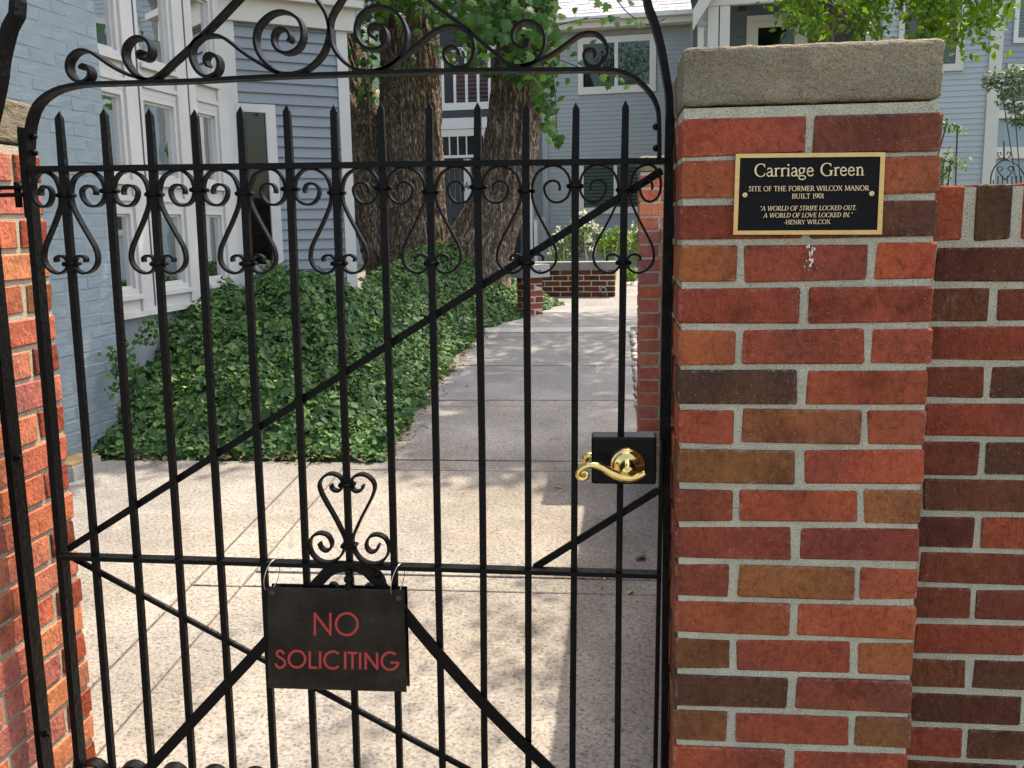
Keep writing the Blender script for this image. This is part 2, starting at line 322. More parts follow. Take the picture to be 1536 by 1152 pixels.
for a, b in ((-3, .4), (.4, 3.30)):
    slab(-3.4, -1.72, a, b, M['concrete']); slab(-8, -3.4, a, b, M['concrete'])
side = sheet('pavement', -12, 12, [-30, -14, -8, -3.0], M['concrete'], 0.0)
# ================================================================== bricks
rnd = random.Random(7)
BL, BW, BH, CO = .1935, .0925, .0576, .0677
def brick_mesh(i, L=BL, W=BW, H=BH, c=.0030, j=.0019):
    m = MB().cbox(-L/2, L/2, -W/2, W/2, -H/2, H/2, c); r = random.Random(i)
    q = [tuple(r.uniform(-j, j) for _ in range(3)) for _ in range(8)]
    m.v = [tuple(p[a]+q[n//3][a]+r.uniform(-.0008, .0008) for a in range(3)) for n, p in enumerate(m.v)]
    me = m.mesh('brick'); me.materials.append(M['brick']); return me
BR = [brick_mesh(i) for i in range(7)]
PAL = [(150,62,42),(140,58,42),(132,56,42),(158,66,40),(122,52,42),(146,76,40),(100,54,48),(82,52,48),(128,76,42),(154,70,46),(138,62,46),(148,64,38)]
def alb(c, g=.94):
    r, gg_, b = lin(c); l = .3*r+.5*gg_+.2*b; q = .17; return tuple(min(.6, (v*(1-q)+l*q)*g) for v in (r*1.12, gg_*1.0, b*.55))
def rcol(): 
    c = rnd.choice(PAL); j = rnd.uniform(.88, 1.1); return alb(tuple(v*j for v in c))
def brick(par, x, y, z, rz=0, c=None, me=None, tilt=.006, name='brick'):
    return inst(me or rnd.choice(BR), name, par, (x+rnd.uniform(-.0012, .0012), y+rnd.uniform(-.0012, .0012), z+rnd.uniform(-.001, .001)),
         (rnd.uniform(-tilt, tilt)*.6, rnd.uniform(-tilt, tilt), rz+rnd.uniform(-tilt, tilt)+(PI if rnd.random() < .5 else 0)), c or rcol())
def rock(name, mat, par, x0, x1, y0, y1, z0, z1, cuts=26, rad=.012, amp=.0035, fr=28, seed=0):
    import bmesh
    from mathutils import noise
    bm = bmesh.new(); bmesh.ops.create_cube(bm, size=1.); bmesh.ops.subdivide_edges(bm, edges=bm.edges[:], cuts=cuts, use_grid_fill=True)
    hx, hy, hz = (x1-x0)/2, (y1-y0)/2, (z1-z0)/2
    for v in bm.verts:
        p = Vector((v.co.x*2*hx, v.co.y*2*hy, v.co.z*2*hz)); q = Vector((max(-hx+rad, min(hx-rad, p.x)), max(-hy+rad, min(hy-rad, p.y)), max(-hz+rad, min(hz-rad, p.z))))
        d = p-q
        if d.length > 1e-6:
            n = d.normalized(); p = q+n*rad
            s = Vector((p.x*fr+seed*9, p.y*fr, p.z*fr)); p += n*amp*(noise.noise(s)+.6*noise.noise(s*2.7)+.4*noise.noise(s*6.1))
        v.co = p
    me = bpy.data.meshes.new(name); bm.to_mesh(me); bm.free(); me.materials.append(mat)
    return inst(me, name, par, ((x0+x1)/2, (y0+y1)/2, (z0+z1)/2))
P1C = [((150,64,46),(112,56,48)), ((144,70,42),(140,60,42),(150,74,42)), ((122,50,38),(96,56,50)), ((144,76,42),(146,62,45),(166,66,40)), ((136,55,42),(150,62,40)),
 ((156,76,38),(140,60,42),(166,68,36)), ((88,56,50),(146,62,45)), ((150,65,42),(134,74,47),(150,70,46)), ((122,74,42),(158,66,44)), ((130,60,40),(150,65,38),(145,85,50)),
 ((130,55,42),(130,54,42)), ((125,58,45),(132,76,45),(158,72,44)), ((140,65,40),(155,68,40)), ((110,66,40),(140,60,42),(150,78,45)), ((84,50,44),(130,60,45)),
 ((132,76,43),(140,60,42),(122,74,48)), ((150,65,40),(150,62,40))]
W4 = .4025; MOD = W4/2
def pillar(name, label, x0, y0, zt, zb, colors=None, pal=None, group='brick gate pillars'):
    par = empty(name, (x0+W4/2, y0+W4/2, zb), label, 'pillar', group); n = int((zt-zb)/CO)+1
    core = MB().box(x0+.0042, x0+W4-.0042, y0+.0042, y0+W4-.0042, zb-.02, zt+.016).build('mortar', M['mortar'], par)
    for k_ in range(n):
        z = zt-k_*CO-BH/2
        if z < zb-.02: break
        C_ = colors[k_] if colors and k_ < len(colors) else None
        q = BW/2; h = BL/2
        g = lambda i: alb(C_[i]) if C_ else (pal(k_) if pal else None)
        if k_ % 2 == 0:
            brick(par, x0+h, y0+q, z, 0, g(0)); brick(par, x0+W4-h, y0+q, z, 0, g(1))
            brick(par, x0+h, y0+W4-q, z); brick(par, x0+W4-h, y0+W4-q, z)
            for x in (x0+q, x0+W4-q): brick(par, x, y0+W4/2, z, PI/2, g(0) if pal else None)
        else:
            for x, i in ((x0+q, 0), (x0+W4-q, 2)): brick(par, x, y0+h, z, PI/2, g(i)); brick(par, x, y0+W4-h, z, PI/2, g(0) if pal else None)
            brick(par, x0+W4/2, y0+q, z, 0, g(1)); brick(par, x0+W4/2, y0+W4-q, z)
    return par
ZT = 1.625
p1 = pillar('brick_pillar', 'tall brick gate pillar with stone cap carrying the black plaque', 0, 0, ZT, 0, P1C)
rock('cap_stone', M['cap'], p1, .002, .4005, -.001, .165, 1.645, 1.735, 34, .009, .0022, 45, 1)
rock('cap_stone', M['cap'], p1, .004, .3985, .169, .402, 1.645, 1.728, 26, .009, .0022, 45, 5)
BRIGHT = [(226,128,98),(218,112,86),(210,112,96),(230,134,98),(200,114,100),(220,116,84)]  # paler than the other bricks: the sunlit look is put into the colour
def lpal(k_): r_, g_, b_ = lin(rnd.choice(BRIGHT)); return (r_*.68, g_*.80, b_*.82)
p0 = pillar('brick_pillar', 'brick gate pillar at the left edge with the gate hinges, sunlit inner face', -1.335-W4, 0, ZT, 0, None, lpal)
rock('cap_stone', M['cap'], p0, -1.335-W4+.002, -1.337, -.001, .402, 1.645, 1.735, 26, .009, .0022, 45, 9)
Y3 = 3.25; X3 = onY(959, 450, Y3)[0]; Z3 = onY(975, 263, Y3)[2]
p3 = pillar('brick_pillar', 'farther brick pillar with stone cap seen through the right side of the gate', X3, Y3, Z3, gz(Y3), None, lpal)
rock('cap_stone', M['cap'], p3, X3-.004, X3+W4+.004, Y3-.004, Y3+W4+.004, Z3+.016, onY(975, 234, Y3)[2], 20, .014, .004, 26, 12)
# side wall along the path, behind the gate pillar
sw = empty('brick_wall', (.22, 1.9, 0), 'low brick wall running back along the path between two pillars', 'wall')
ZS = 1.43
MB().box(.124, .312, W4+.003, Y3-.003, -.02, ZS-.006).build('mortar', M['mortar'], sw)
nb = int((Y3-W4)/.2045)
for k_ in range(int(ZS/CO)+1):
    z = ZS-k_*CO-BH/2
    for i in range(nb+1):
        y = W4+.002+i*.2045+(BL/2 if k_ % 2 else 0)
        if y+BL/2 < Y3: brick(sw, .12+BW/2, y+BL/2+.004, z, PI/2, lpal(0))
# right front wall
YW = .115; XJ = onY(1491, 430, YW)[0]; ZW = onY(1450, 277, YW)[2]
rw = empty('brick_wall', (1.4, YW+.1, 0), 'front brick wall with upright top course right of the plaque pillar', 'wall')
MB().box(W4+.002, 3.6, YW+.003, YW+.19, -.02, ZW-.004).build('mortar', M['mortar'], rw)
RWC = [(140,56,40),(96,56,46),(146,60,40),(118,54,42),(150,64,40),(104,58,44),(112,60,40),(140,60,40),(92,48,42),(104,48,42),(140,58,40),(78,54,50)]
RM = [brick_mesh(40+i, BH, BW*2+.01, BW, .0028) for i in range(4)]
x = onY(1409, 330, YW)[0]+BH/2-.018; i = 0
while x < 3.5:
    brick(rw, x, YW+.0975, ZW-BW/2, 0, alb([(150,68,40),(84,58,46),(140,66,40),(120,56,42)][i % 4]), RM[i % 4]); x += .0757; i += 1
zc = ZW-BW-.0125; k_ = 0
while zc > 0:
    off = XJ if k_ % 2 else XJ+.1
    x = off-.0052-BL-.2045*2
    while x < 3.5:
        a, b = max(x, W4+.002), x+BL
        if b-a > .03:
            c = alb(rnd.choice(RWC), .84)
            if a > x+1e-6: me = brick_mesh(rnd.randrange(999), b-a); brick(rw, (a+b)/2, YW+BW/2, zc-BH/2, 0, c, me)
            else: brick(rw, (a+b)/2, YW+BW/2, zc-BH/2, 0, c)
        x += .2045
    zc -= CO; k_ += 1
# ================================================================== the gate
YG = .15
def GP(x, y, Y=YG): return onY(x, y, Y)
GX13, GS, SAG, GZ0, GH = -.0966, .08728, .0113, .8058, .7633
def LG(gx, gzv): return np.array([GX13+gx+gzv*SAG, YG, GZ0+gzv-gx*SAG])
gate = empty('iron_gate', (-.62, YG, .05), 'black wrought-iron garden gate with pointed pickets and scrollwork', 'gate')
I = M['iron']
GXL = -12*GS-.0715-.006
def seg(a, b, t, y0, y1, name, par=None): return MB().sweep([a, b], t, y0, y1).build(name, I, par or gate)
TIP = GH+.107
rp = random.Random(3)
for i in range(1, 14):
    gx = (i-13)*GS; h = .0060; m = MB(); tip = TIP+rp.uniform(-.003, .003); zs = [-.72, -.35, -.004, .25, GH-.005, tip-.013]
    V = []; Fs = []
    for q, zz in enumerate(zs):
        jx = rp.uniform(-.0012, .0012); p = LG(gx+jx, zz); hh = h*(1.12 if zz > GH-.1 and zz < GH+.01 else 1)
        V += [(p[0]-hh, YG-hh, p[2]), (p[0]+hh, YG-hh, p[2]), (p[0]+hh, YG+hh, p[2]), (p[0]-hh, YG+hh, p[2])]
    p = LG(gx, tip); V.append((p[0], YG, p[2])); n = len(zs)
    for q in range(n-1):
        for j in range(4): Fs.append((q*4+j, q*4+(j+1) % 4, q*4+4+(j+1) % 4, q*4+4+j))
    for j in range(4): Fs.append(((n-1)*4+j, (n-1)*4+(j+1) % 4, n*4))
    Fs.append((3,2,1,0)); m.add(V, Fs); m.build('picket', I, gate)
seg(LG(GXL, GH), LG(.0695, GH), .0105, YG-.013, YG+.0135, 'top_rail')
seg(LG(GXL+.006, 0), LG(.0712, 0), .0085, YG-.0125, YG+.013, 'middle_rail')
seg(LG(GXL, -.66), LG(.07, -.66), .010, YG-.0125, YG+.013, 'bottom_rail')
sl0 = [LG(GXL, -.74), LG(GXL-.0005, -.3), LG(GXL, .0), LG(GXL+.0005, .4), LG(GXL, GH), LG(GXL-.001, GH+.075)]
MB().sweep(catmull(sl0, 3), .0125, YG-.0005, YG+.026).build('stile', I, gate)
MB().sweep(catmull([LG(GXL-.0065, GH-.09), LG(GXL-.007, GH-.04), LG(GXL-.007, GH+.06), LG(GXL-.006, GH+.078)], 3), .007, YG+.001, YG+.020).build('stile_strap', I, gate)
MB().sweep([LG(.0745, -.74), LG(.0745, GH+.082)], .0085, YG-.002, YG+.024).build('stile', I, gate)
MB().sweep(catmull([LG(.081, GH+.025), LG(.0825, GH+.045), LG(.0825, GH+.07), LG(.080, GH+.083)], 3), .007, YG+.0, YG+.020).build('stile_strap', I, gate)
arch = [(43,262),(43.5,235),(44.5,205),(48.5,180),(57,159),(72,144),(93,133.5),(122,127.5),(160,125.8),(223,124),(300,121.5),(389,116.5),(520,111.5),(690,106.5),(800,105.8),(905,105.5),(936,110.5),(959,123),(977,142),(986.5,163),(988.5,185),(989,215),(989,238)]
MB().sweep(catmull([GP(*p) for p in arch], 5), .0068, YG-.014, YG+.017).build('arched_top_bar', I, gate)
# traced crest scrolls
def tr(pts, ox, oy, s): return [(ox+p[0]/s, oy+p[1]/s) for p in pts]
A_ = lambda p: tr(p, 90, 0, 6.4); B_ = lambda p: tr(p, 280, 0, 6.4); C_ = lambda p: tr(p, 480, 0, 6.4); D_ = lambda p: tr(p, 690, 0, 4.389)
crest = [
 A_([(212,664),(240,632),(275,640),(305,690),(300,745),(255,785),(200,790),(145,760),(105,700),(95,625),(120,555),(175,503),(240,488),(310,505),(390,555),(480,620),(580,680),(690,730),(800,760),(870,772)]),
 A_([(822,506),(795,500),(770,522),(778,556),(815,578),(860,568),(885,520),(885,455),(850,395),(790,362),(720,375),(660,430),(635,510),(650,600),(715,700),(790,750),(860,768),(930,752),(1000,702),(1100,606),(1250,472)])+B_([(160,350),(330,178),(500,0),(640,-140)]),
 B_([(215,640),(195,600),(192,568),(215,530),(260,524),(310,560),(325,620),(310,690),(260,728),(190,740),(120,690),(70,600),(55,500),(90,410),(160,360),(260,345),(350,360),(440,420),(540,500),(640,570),(740,630),(840,690),(910,712)]),
 B_([(985,408),(1004,378),(1000,338),(970,298),(920,280),(870,302),(845,360),(850,430),(890,490),(950,515),(1020,505),(1085,460),(1120,390),(1125,300),(1095,210),(1030,150),(940,118),(850,130),(770,180),(700,260),(672,360),(680,460),(720,550),(790,630),(870,690),(960,712),(1060,705),(1160,670),(1250,600),(1320,510),(1362,400),(1378,300),(1390,200),(1420,120),(1470,40),(1530,-60)]),
 B_([(1215,-70),(1255,0),(1310,80),(1350,150),(1375,240),(1384,300)]),
 C_([(108,290),(122,420),(170,520),(250,610),(340,665),(440,685),(540,685),(640,660),(720,610),(790,530),(830,430),(840,340),(820,250),(770,160),(690,95),(590,68),(490,85),(410,140),(365,220),(352,310),(375,390),(430,455),(510,480),(590,460),(640,400),(645,330),(615,270),(560,245),(505,260),(480,310),(500,350),(535,375)]),
 C_([(540,688),(650,650),(760,580),(880,490),(1000,390),(1100,310),(1200,265),(1290,258),(1380,290),(1450,360),(1480,450),(1475,540),(1430,620),(1350,655),(1270,640),(1210,580),(1195,510),(1230,465),(1290,455),(1330,490),(1345,540)]),
 C_([(930,-95),(1035,0),(1160,100),(1300,200),(1440,300)])+D_([(80,222),(200,326),(280,396),(340,432),(400,438),(470,425),(520,380),(550,320),(558,260),(540,200),(500,160),(450,145),(400,155),(360,190),(345,240),(360,290),(400,320),(440,305),(455,265)]),
 D_([(400,440),(500,415),(580,375),(660,325),(740,265),(800,230),(860,220),(920,240),(960,290),(970,350),(950,400),(910,435),(860,440),(825,410),(815,365),(835,335),(870,330),(890,350),(885,385)])]
for c_ in crest: MB().sweep(catmull([GP(*p) for p in c_], 5), .0052, YG-.0135, YG+.0145).build('crest_scroll', I, gate)
# S-scrolls under the top rail, measured at the fifth picket
S5 = [(268,1008),(268,985),(242,970),(213,976),(197,1000),(196,1020),(207,1048),(232,1068),(265,1076),(305,1062),(335,1030),(346,985),(332,925),(296,860),(245,775),(205,700),(188,655),(183,605),(187,560),(207,512),(250,482),(298,472),(345,486),(385,530),(400,590),(390,640),(362,668),(325,677),(290,665),(262,632),(252,590),(268,565),(300,555),(328,566),(340,590),(338,610)]
k5 = GS/67.4/4.114
S5 = [((cx-(150+(cy-600)*.0625))*k5, -(cy-455)*k5) for cx, cy in S5]
def collar(gx, gzv, wd, name='collar', yr=.0115):
    m = MB(); a, b = LG(gx-wd, gzv), LG(gx+wd, gzv); m.sweep([a, b], .0055, YG-.0115, YG+.0115)
    for s in (-1, 1): m.lathe_y(LG(gx+s*wd, gzv)[0], LG(gx+s*wd, gzv)[2], [(.0015, YG-.0125), (.0042, YG-.0105), (.0045, YG), (.0042, YG+.0105), (.0015, YG+.0125)], 8)
    return m.build(name, I, gate, True)
for i in range(1, 14, 2):
    gx = (i-13)*GS
    for s in (-1, 1):
        sc = 1.; 
        if i == 1 and s < 0: sc = .80
        if i == 13 and s > 0: sc = .79
        pts = []
        for q, (u, v) in enumerate(S5):
            uu = u if q < 16 else .0088+(u-.0088)*sc
            pts.append(LG(gx+s*uu, GH+v))
        MB().sweep(catmull(pts, 4), .0042, YG-.0075, YG+.0085).build('scroll', I, gate)
    collar(gx, GH-.049, .0115); collar(gx, GH-.1775, .0105)
    if i < 13: collar(gx+GS, GH-.0415, .0115)
# heart ornament on the middle rail at the seventh picket, and scrolls below it
H7 = [(705,240),(695,280),(650,303),(608,285),(590,232),(594,180),(640,142),(710,132),(780,170),(820,240),(805,330),(760,430),(690,570),(622,730),(604,800),(614,862),(640,930),(700,1000),(780,1035),(860,1030),(930,980),(968,900),(960,820),(920,760),(850,735),(780,755),(745,820),(752,880),(800,915),(850,890),(870,835)]
k7 = GS/65./6.777; g7 = -6*GS
H7 = [((cx-(545+(cy-230)*.041))*k7, (1058-cy)*k7) for cx, cy in H7]
for s in (-1, 1):
    MB().sweep(catmull([LG(g7+s*u, v) for u, v in H7], 4), .0046, YG-.008, YG+.009).build('scroll', I, gate)
    ring = [(.016, -.010), (.03, -.006), (.052, -.010), (.066, -.028), (.066, -.05), (.052, -.066), (.036, -.066), (.026, -.052), (.032, -.040), (.042, -.04)]
    MB().sweep(catmull([LG(g7+s*u, v) for u, v in ring], 4), .0042, YG-.007, YG+.008).build('scroll', I, gate)
collar(g7, .1625, .0115); collar(g7, .0405, .0115)
# rings above the bottom rail
for i in range(1, 14):
    gx = (i-13)*GS-GS/2+.002; pts = []
    for q in range(22): th = PI*1.1-q*.33; rr_ = .033*(1-.025*q); pts.append(LG(gx+rr_*math.cos(th), -.478+rr_*math.sin(th)))
    if i > 0: MB().sweep(catmull(pts, 2), .0045, YG-.012, YG+.016).build('scroll', I, gate)
# braces
def pseg(a, b, t, y0, y1, name, n=6):
    A, B = GP(*a, (y0+y1)/2), GP(*b, (y0+y1)/2); return MB().sweep([A+(B-A)*q/n for q in range(n+1)], t, y0, y1).build(name, I, gate)
pseg((103,823), (993,256), .0140, YG+.0085, YG+.0155, 'diagonal_brace')
pseg((988,735), (802,851), .0130, YG+.0085, YG+.0155, 'diagonal_brace')
A, B = GP(112, 838, YG+.013), GP(760, 1185, YG+.013); MB().tube([A+(B-A)*q/5 for q in range(6)], .0062, 10).build('tension_rod', I, gate, True)
V1 = [(505,846),(492,858),(462,890),(400,962),(300,1070),(200,1178)]; V2 = [(540,848),(556,862),(592,902),(650,972),(740,1072),(830,1160),(870,1200)]
for Vp in (V1, V2): MB().sweep(catmull([GP(*p, YG-.0105) for p in Vp], 3), .022, YG-.0130, YG-.0068).build('lower_brace', I, gate)
pm = MB().sweep([GP(x, y, YG-.0105) for x, y in ((488,860),(506,851),(523,849),(540,851),(560,862))], .02, YG-.0148, YG-.0069)
c0 = GP(524, 866, YG-.01); pm.lathe_y(c0[0], c0[2]+.012, [(.002, YG-.022), (.006, YG-.020), (.0075, YG-.0145)], 12)
pm.build('brace_hub', I, gate)
m = MB(); b0 = GP(523, 858, YG-.012)
rz_ = [(.008, 0), (.006, -.006), (.010, -.012), (.010, -.018), (.006, -.022), (.011, -.028), (.011, -.034), (.005, -.040)]
V = []; Fs = []
for r_, dz in rz_:
    for q in range(14): V.append((b0[0]+r_*math.cos(q*PI/7), YG-.012+r_*math.sin(q*PI/7), b0[2]+dz))
for i in range(len(rz_)-1):
    for q in range(14): Fs.append((i*14+q, i*14+(q+1) % 14, i*14+14+(q+1) % 14, i*14+14+q))
m.add(V, Fs).build('turned_boss', I, gate, True)
c1 = GP(566, 862, YG-.014); MB().lathe_y(c1[0], c1[2], [(.0, YG-.021), (.005, YG-.02), (.0078, YG-.016), (.0078, YG-.0125)], 14).build('rivet', I, gate, True)
for (x, y) in ((50,205),(51,229),(983,190),(983,222)):
    c1 = GP(x, y, YG); sgn = 1 if x < 500 else -1
    MB().tube([(c1[0]-.004*sgn, YG+.004, c1[2]), (c1[0]+.001*sgn, YG+.004, c1[2]), (c1[0]+.0045*sgn, YG+.004, c1[2])], [.006, .006, .003], 10).build('rivet', I, gate, True)
# lock box with brass lever
YL = YG-.034
def LP(x, y, Y=YL): return onY(x, y, Y)
la, lb = LP(887, 656), LP(984, 727)
lk = MB().cbox(la[0], lb[0], YL, YG+.016, lb[2], la[2], .003).build('lock_box', M['lockbox'], gate)
ka, kb = LP(979.5, 661, YG-.022), LP(1001, 729, YG-.022)
MB().cbox(la[0]+.125, min(kb[0], -.0165), YG-.024, YG-.0035, kb[2], ka[2], .002).build('latch_guard', M['lockbox'], gate)
rc = LP(941.5, 698)
rose = MB().lathe_y(rc[0], rc[2], [(.0325, YL-.0005), (.0325, YL-.004), (.030, YL-.0065), (.0275, YL-.0075), (.0265, YL-.0105), (.022, YL-.0135), (.0165, YL-.015), (.0155, YL-.016), (.0125, YL-.0185), (.0118, YL-.05), (.0100, YL-.0535), (.001, YL-.054)], 48).build('rose', M['brass'], lk, True)
def lever(sgn, Yc, par):
    px = [(968,713),(955,719.5),(942,721),(928,718),(915,712.5),(903,705.5),(890,701.5),(879,703),(870,708.5),(866,715.5),(868.5,721),(874.5,722.5),(879.5,719),(879.5,713.5),(875,711.5),(872,714.5)]
    P = [LP(x+1, y-4, Yc) for x, y in px]; P = catmull(P, 4); n = len(P); r = []
    for i in range(n):
        t = i/(n-1); r.append(.0052+.0032*math.exp(-((t-.2)/.16)**2)-.0018*max(0, t-.55)/.45)
    if sgn > 0: P = [np.array((p[0], Yc, p[2])) for p in P]
    m = MB(); m.tube(P, r, 12); m.v = [(a, Yc+(b-Yc)*1.25, c) for a, b, c in m.v]; return m.build('lever_handle', M['brass'], par, True)
lever(-1, YL-.046, lk)
m = MB(); Yr = YG+.055
px = [(955,706),(935,706),(915,699),(897,690),(886,686),(880,690),(881,697),(886,697)]
m.tube(catmull([LP(x-2, y-3, Yr) for x, y in px], 4), .0065, 12); m.build('lever_handle', M['brass'], lk, True)
m = MB().lathe_y(rc[0], rc[2], [(.0325, YG+.0165), (.031, YG+.022), (.012, YG+.028), (.011, Yr+.006), (.001, Yr+.007)], 32).build('rose', M['brass'], lk, True)
# hinge on the left stile
hz = GP(20, 287)[2]; xs = LG(GXL, GH-.05)[0]; hg = MB()
hg.cbox(-1.331, xs-.007, YG-.006, YG+.03, hz-.010, hz-.003, .0015); hg.cbox(-1.322, xs-.0065, YG+.0, YG+.026, hz+.004, hz+.011, .0015)
hg.build('hinge', I, gate)
MB().tube([(xs-.026, YG+.012, hz-.03), (xs-.026, YG+.012, hz+.018)], .0065, 12).build('hinge_pin', I, gate, True)
# ------------------------------------------------------------------ fixed frame round the gate
frame = empty('gate_frame', (-.655, YG, 0), 'black iron frame of two posts and an arch around the gate', 'gate frame')
FXL, FXR = -1.3065, -.0092
MB().box(FXL-.0065, FXL+.0065, YG-.004, YG+.034, 0, 1.60).build('post', I, frame)
MB().box(FXR-.0062, FXR+.0062, YG-.004, YG+.032, 0, 1.60).build('post', I, frame)
fa = [(FXR, 1.60)]+[tuple(GP(x, y)[[0, 2]]) for x, y in ((1004.5,150),(1000,115),(992,70),(982,32),(971,0))]
xm = (FXL+FXR)/2; top = [(xm+(fa[-1][0]-xm)*math.cos(t), fa[-1][1]+.55*math.sin(t)) for t in np.linspace(.12, PI/2, 12)]
left = [(FXL, 1.60)]+[tuple(GP(x, y)[[0, 2]]) for x, y in ((-9,130),(-3,85),(8,40),(20,0))]
full = fa+top+[(2*xm-x, z) for x, z in top[::-1][1:-2]]+left[::-1]
MB().sweep(catmull([(x, 0, z) for x, z in full], 3), .0125, YG-.004, YG+.033).build('arch', I, frame)
for Z in (1.02, .42):
    c1 = (FXL+.0065, YG+.014, Z)
    MB().tube([c1, (c1[0]+.004, c1[1], c1[2])], .007, 6).build('bolt', I, frame)
    MB().tube([(c1[0]+.004, c1[1], c1[2]), (c1[0]+.011, c1[1], c1[2]-.002)], .0045, 8).build('bolt', I, frame)
# ------------------------------------------------------------------ no-soliciting sign and the plate behind it
YS = YG-.022
def SP(x, y, Y=YS): return onY(380+x/5.008, 820+y/5.008, Y)
def plate(name, corners, Y, th, mat, par):
    m = MB(); P = [onY(*c, Y) for c in corners]; ct = sum(P)/4
    V = []
    for yy, s in ((Y+.0012, 1.), (Y, 1-.010), (Y+th-.0012, 1.), (Y+th, 1-.01)):
        V += [(ct[0]+(p[0]-ct[0])*s, yy, ct[2]+(p[2]-ct[2])*s) for p in P]
    m.add(V, [(4,5,6,7)]+[(j, (j+1) % 4, 4+(j+1) % 4, 4+j) for j in range(4)]+[(j, (j+1) % 4, 8+(j+1) % 4, 8+j) for j in range(4)]+[(8+j, 8+(j+1) % 4, 12+(j+1) % 4, 12+j) for j in range(4)]+[(15,14,13,12)])
    return m.build(name, mat, par)
cz = onY(505, 958, YS)
sign = empty('hanging_sign', (cz[0], YS, cz[2]-.1), 'glossy black NO SOLICITING sign with red letters hung on the gate', 'sign')
pl1 = plate('sign_plate', [(400,881),(606.6,885),(609.6,1038.6),(402,1032.7)], YS, .0035, M['sign'], sign)
LT = 18
def arcp(cx, cy, rx, ry, a0, a1, n=28): return [(cx+rx*math.cos(math.radians(a0+(a1-a0)*i/n)), cy-ry*math.sin(math.radians(a0+(a1-a0)*i/n))) for i in range(n+1)]
strokes = {'n': [[(463,665),(463,493)],[(466,505),(577,652)],[(580,665),(580,495)]], 'o': [arcp(703,581,81,82,0,360,40)],
 's': [catmull([(232,806),(218,786),(198,780),(180,792),(181,815),(205,833),(232,852),(239,878),(222,902),(196,908),(176,893),(171,876)], 4)],
 'o2': [arcp(329,843,62,62,0,360,36)], 'l': [[(425,783),(425,911)],[(425,906),(480,908)]], 'i': [[(503,785),(503,913)]], 'c': [arcp(598,850,62,64,46,314,30)],
 'i2': [[(691,788),(691,917)]], 't': [[(710,796),(780,798)],[(746,797),(746,919)]], 'i3': [[(803,792),(803,920)]], 'n2': [[(845,921),(845,793)],[(847,801),(928,914)],[(931,922),(931,795)]],
 'g': [arcp(1028,858,63,65,48,350,32), [(1030,869),(1094,870)]]}
for ch, ss in strokes.items():
    m = MB()
    for q, st in enumerate(ss): m.sweep([SP(x, y) for x, y in st], LT/5.008*GS/65, YS-.0011-.0001*q, YS+.0004)
    m.build('letter', M['red'], pl1)
for x, y in ((140,345),(1092,385)):
    P = SP(x, y); hx = P[0]; m = MB().lathe_y(hx, P[2], [(.004, YS-.0004), (.0055, YS-.0008), (.0058, YS+.0005)], 16); m.build('eyelet', M['blackpaint'], pl1)
    pts = []; top_z = LG(hx-GX13, 0)[2]+.006; zc_ = (top_z+P[2])/2; hh = (top_z-P[2])/2+.002
    for q in range(37):
        th = q*PI/18; pts.append((hx-.004+.006*math.sin(th*1)+.008*math.cos(th), YG-.006+.0215*math.cos(th), zc_+hh*math.sin(th)))
    MB().tube(pts, .0010, 6).build('hanging_ring', M['steel'], sign, True)
sg2 = empty('hanging_sign', (cz[0], YG, cz[2]-.1), 'blank black plate hanging right behind the red lettered sign', 'sign')
plate('sign_plate', [(407,875.5),(610.6,880),(614.6,1029.7),(411,1026)], YG+.018, .0035, M['sign'], sg2)
# ------------------------------------------------------------------ plaque
YP = -.0085
def QP(x, y, Y=YP): return onY(1080+x/5.689, 210+y/5.689, Y)
c0 = QP(760, 460); plq = empty('plaque', (c0[0], YP, c0[2]-.06), 'black and brass Carriage Green plaque screwed to the brick pillar', 'plaque')
def quad_plate(corners, y0, y1, mat, name, par):
    P = [QP(*c, y0) for c in corners]; V = [(p[0], y0, p[2]) for p in P]+[(p[0], y1, p[2]) for p in P]
    return MB().add(V, [(0,1,2,3),(7,6,5,4)]+[(j, (j+1) % 4, 4+(j+1) % 4, 4+j) for j in range(4)]).build(name, mat, par)
O = [(135,118),(1412,104),(1382,806),(112,808)]; N_ = [(172,153),(1370,141),(1342,768),(150,774)]
quad_plate(O, YP+.0022, .0035, M['blackpaint'], 'backing', plq)
fm = MB()
Po = [QP(*c) for c in O]; Pi = [QP(*c) for c in N_]; Pb = [QP(*c, YP) for c in O]
V = [(p[0], YP, p[2]) for p in Po]+[(p[0], YP, p[2]) for p in Pi]+[(p[0], YP+.004, p[2]) for p in Pi]+[(p[0], YP+.004, p[2]) for p in Po]
fm.add(V, [q for j in range(4) for q in ((j, (j+1) % 4, 4+(j+1) % 4, 4+j), (4+j, 4+(j+1) % 4, 8+(j+1) % 4, 8+j), (j, 12+j, 12+(j+1) % 4, (j+1) % 4))])
fm.build('border', M['plaque_brass'], plq)
fc = quad_plate(N_, YP+.0014, YP+.004, M['plaque_black'], 'face', plq)
for x, y in ((213,470),(1296,458)):
    P = QP(x, y); MB().lathe_y(P[0], P[2], [(.0042, YP+.0016), (.0042, YP+.0002), (.003, YP-.0012), (.0012, YP-.0014), (.001, YP-.0006)], 16).build('screw', M['plaque_letter'], plq, True)
TK, TN, SR = .135, .07, .055
def stem(x, y0=0., y1=1., w=TK, a=1, b=1, h=.12):
    r = [([(x, y0), (x, y1)], w)]
    if a: r.append(([(x-h, y0+SR/2), (x+h, y0+SR/2)], SR))
    if b: r.append(([(x-h, y1-SR/2), (x+h, y1-SR/2)], SR))
    return r
def foot(x, y, h=.1): return [([(x-h, y), (x+h, y)], SR)]
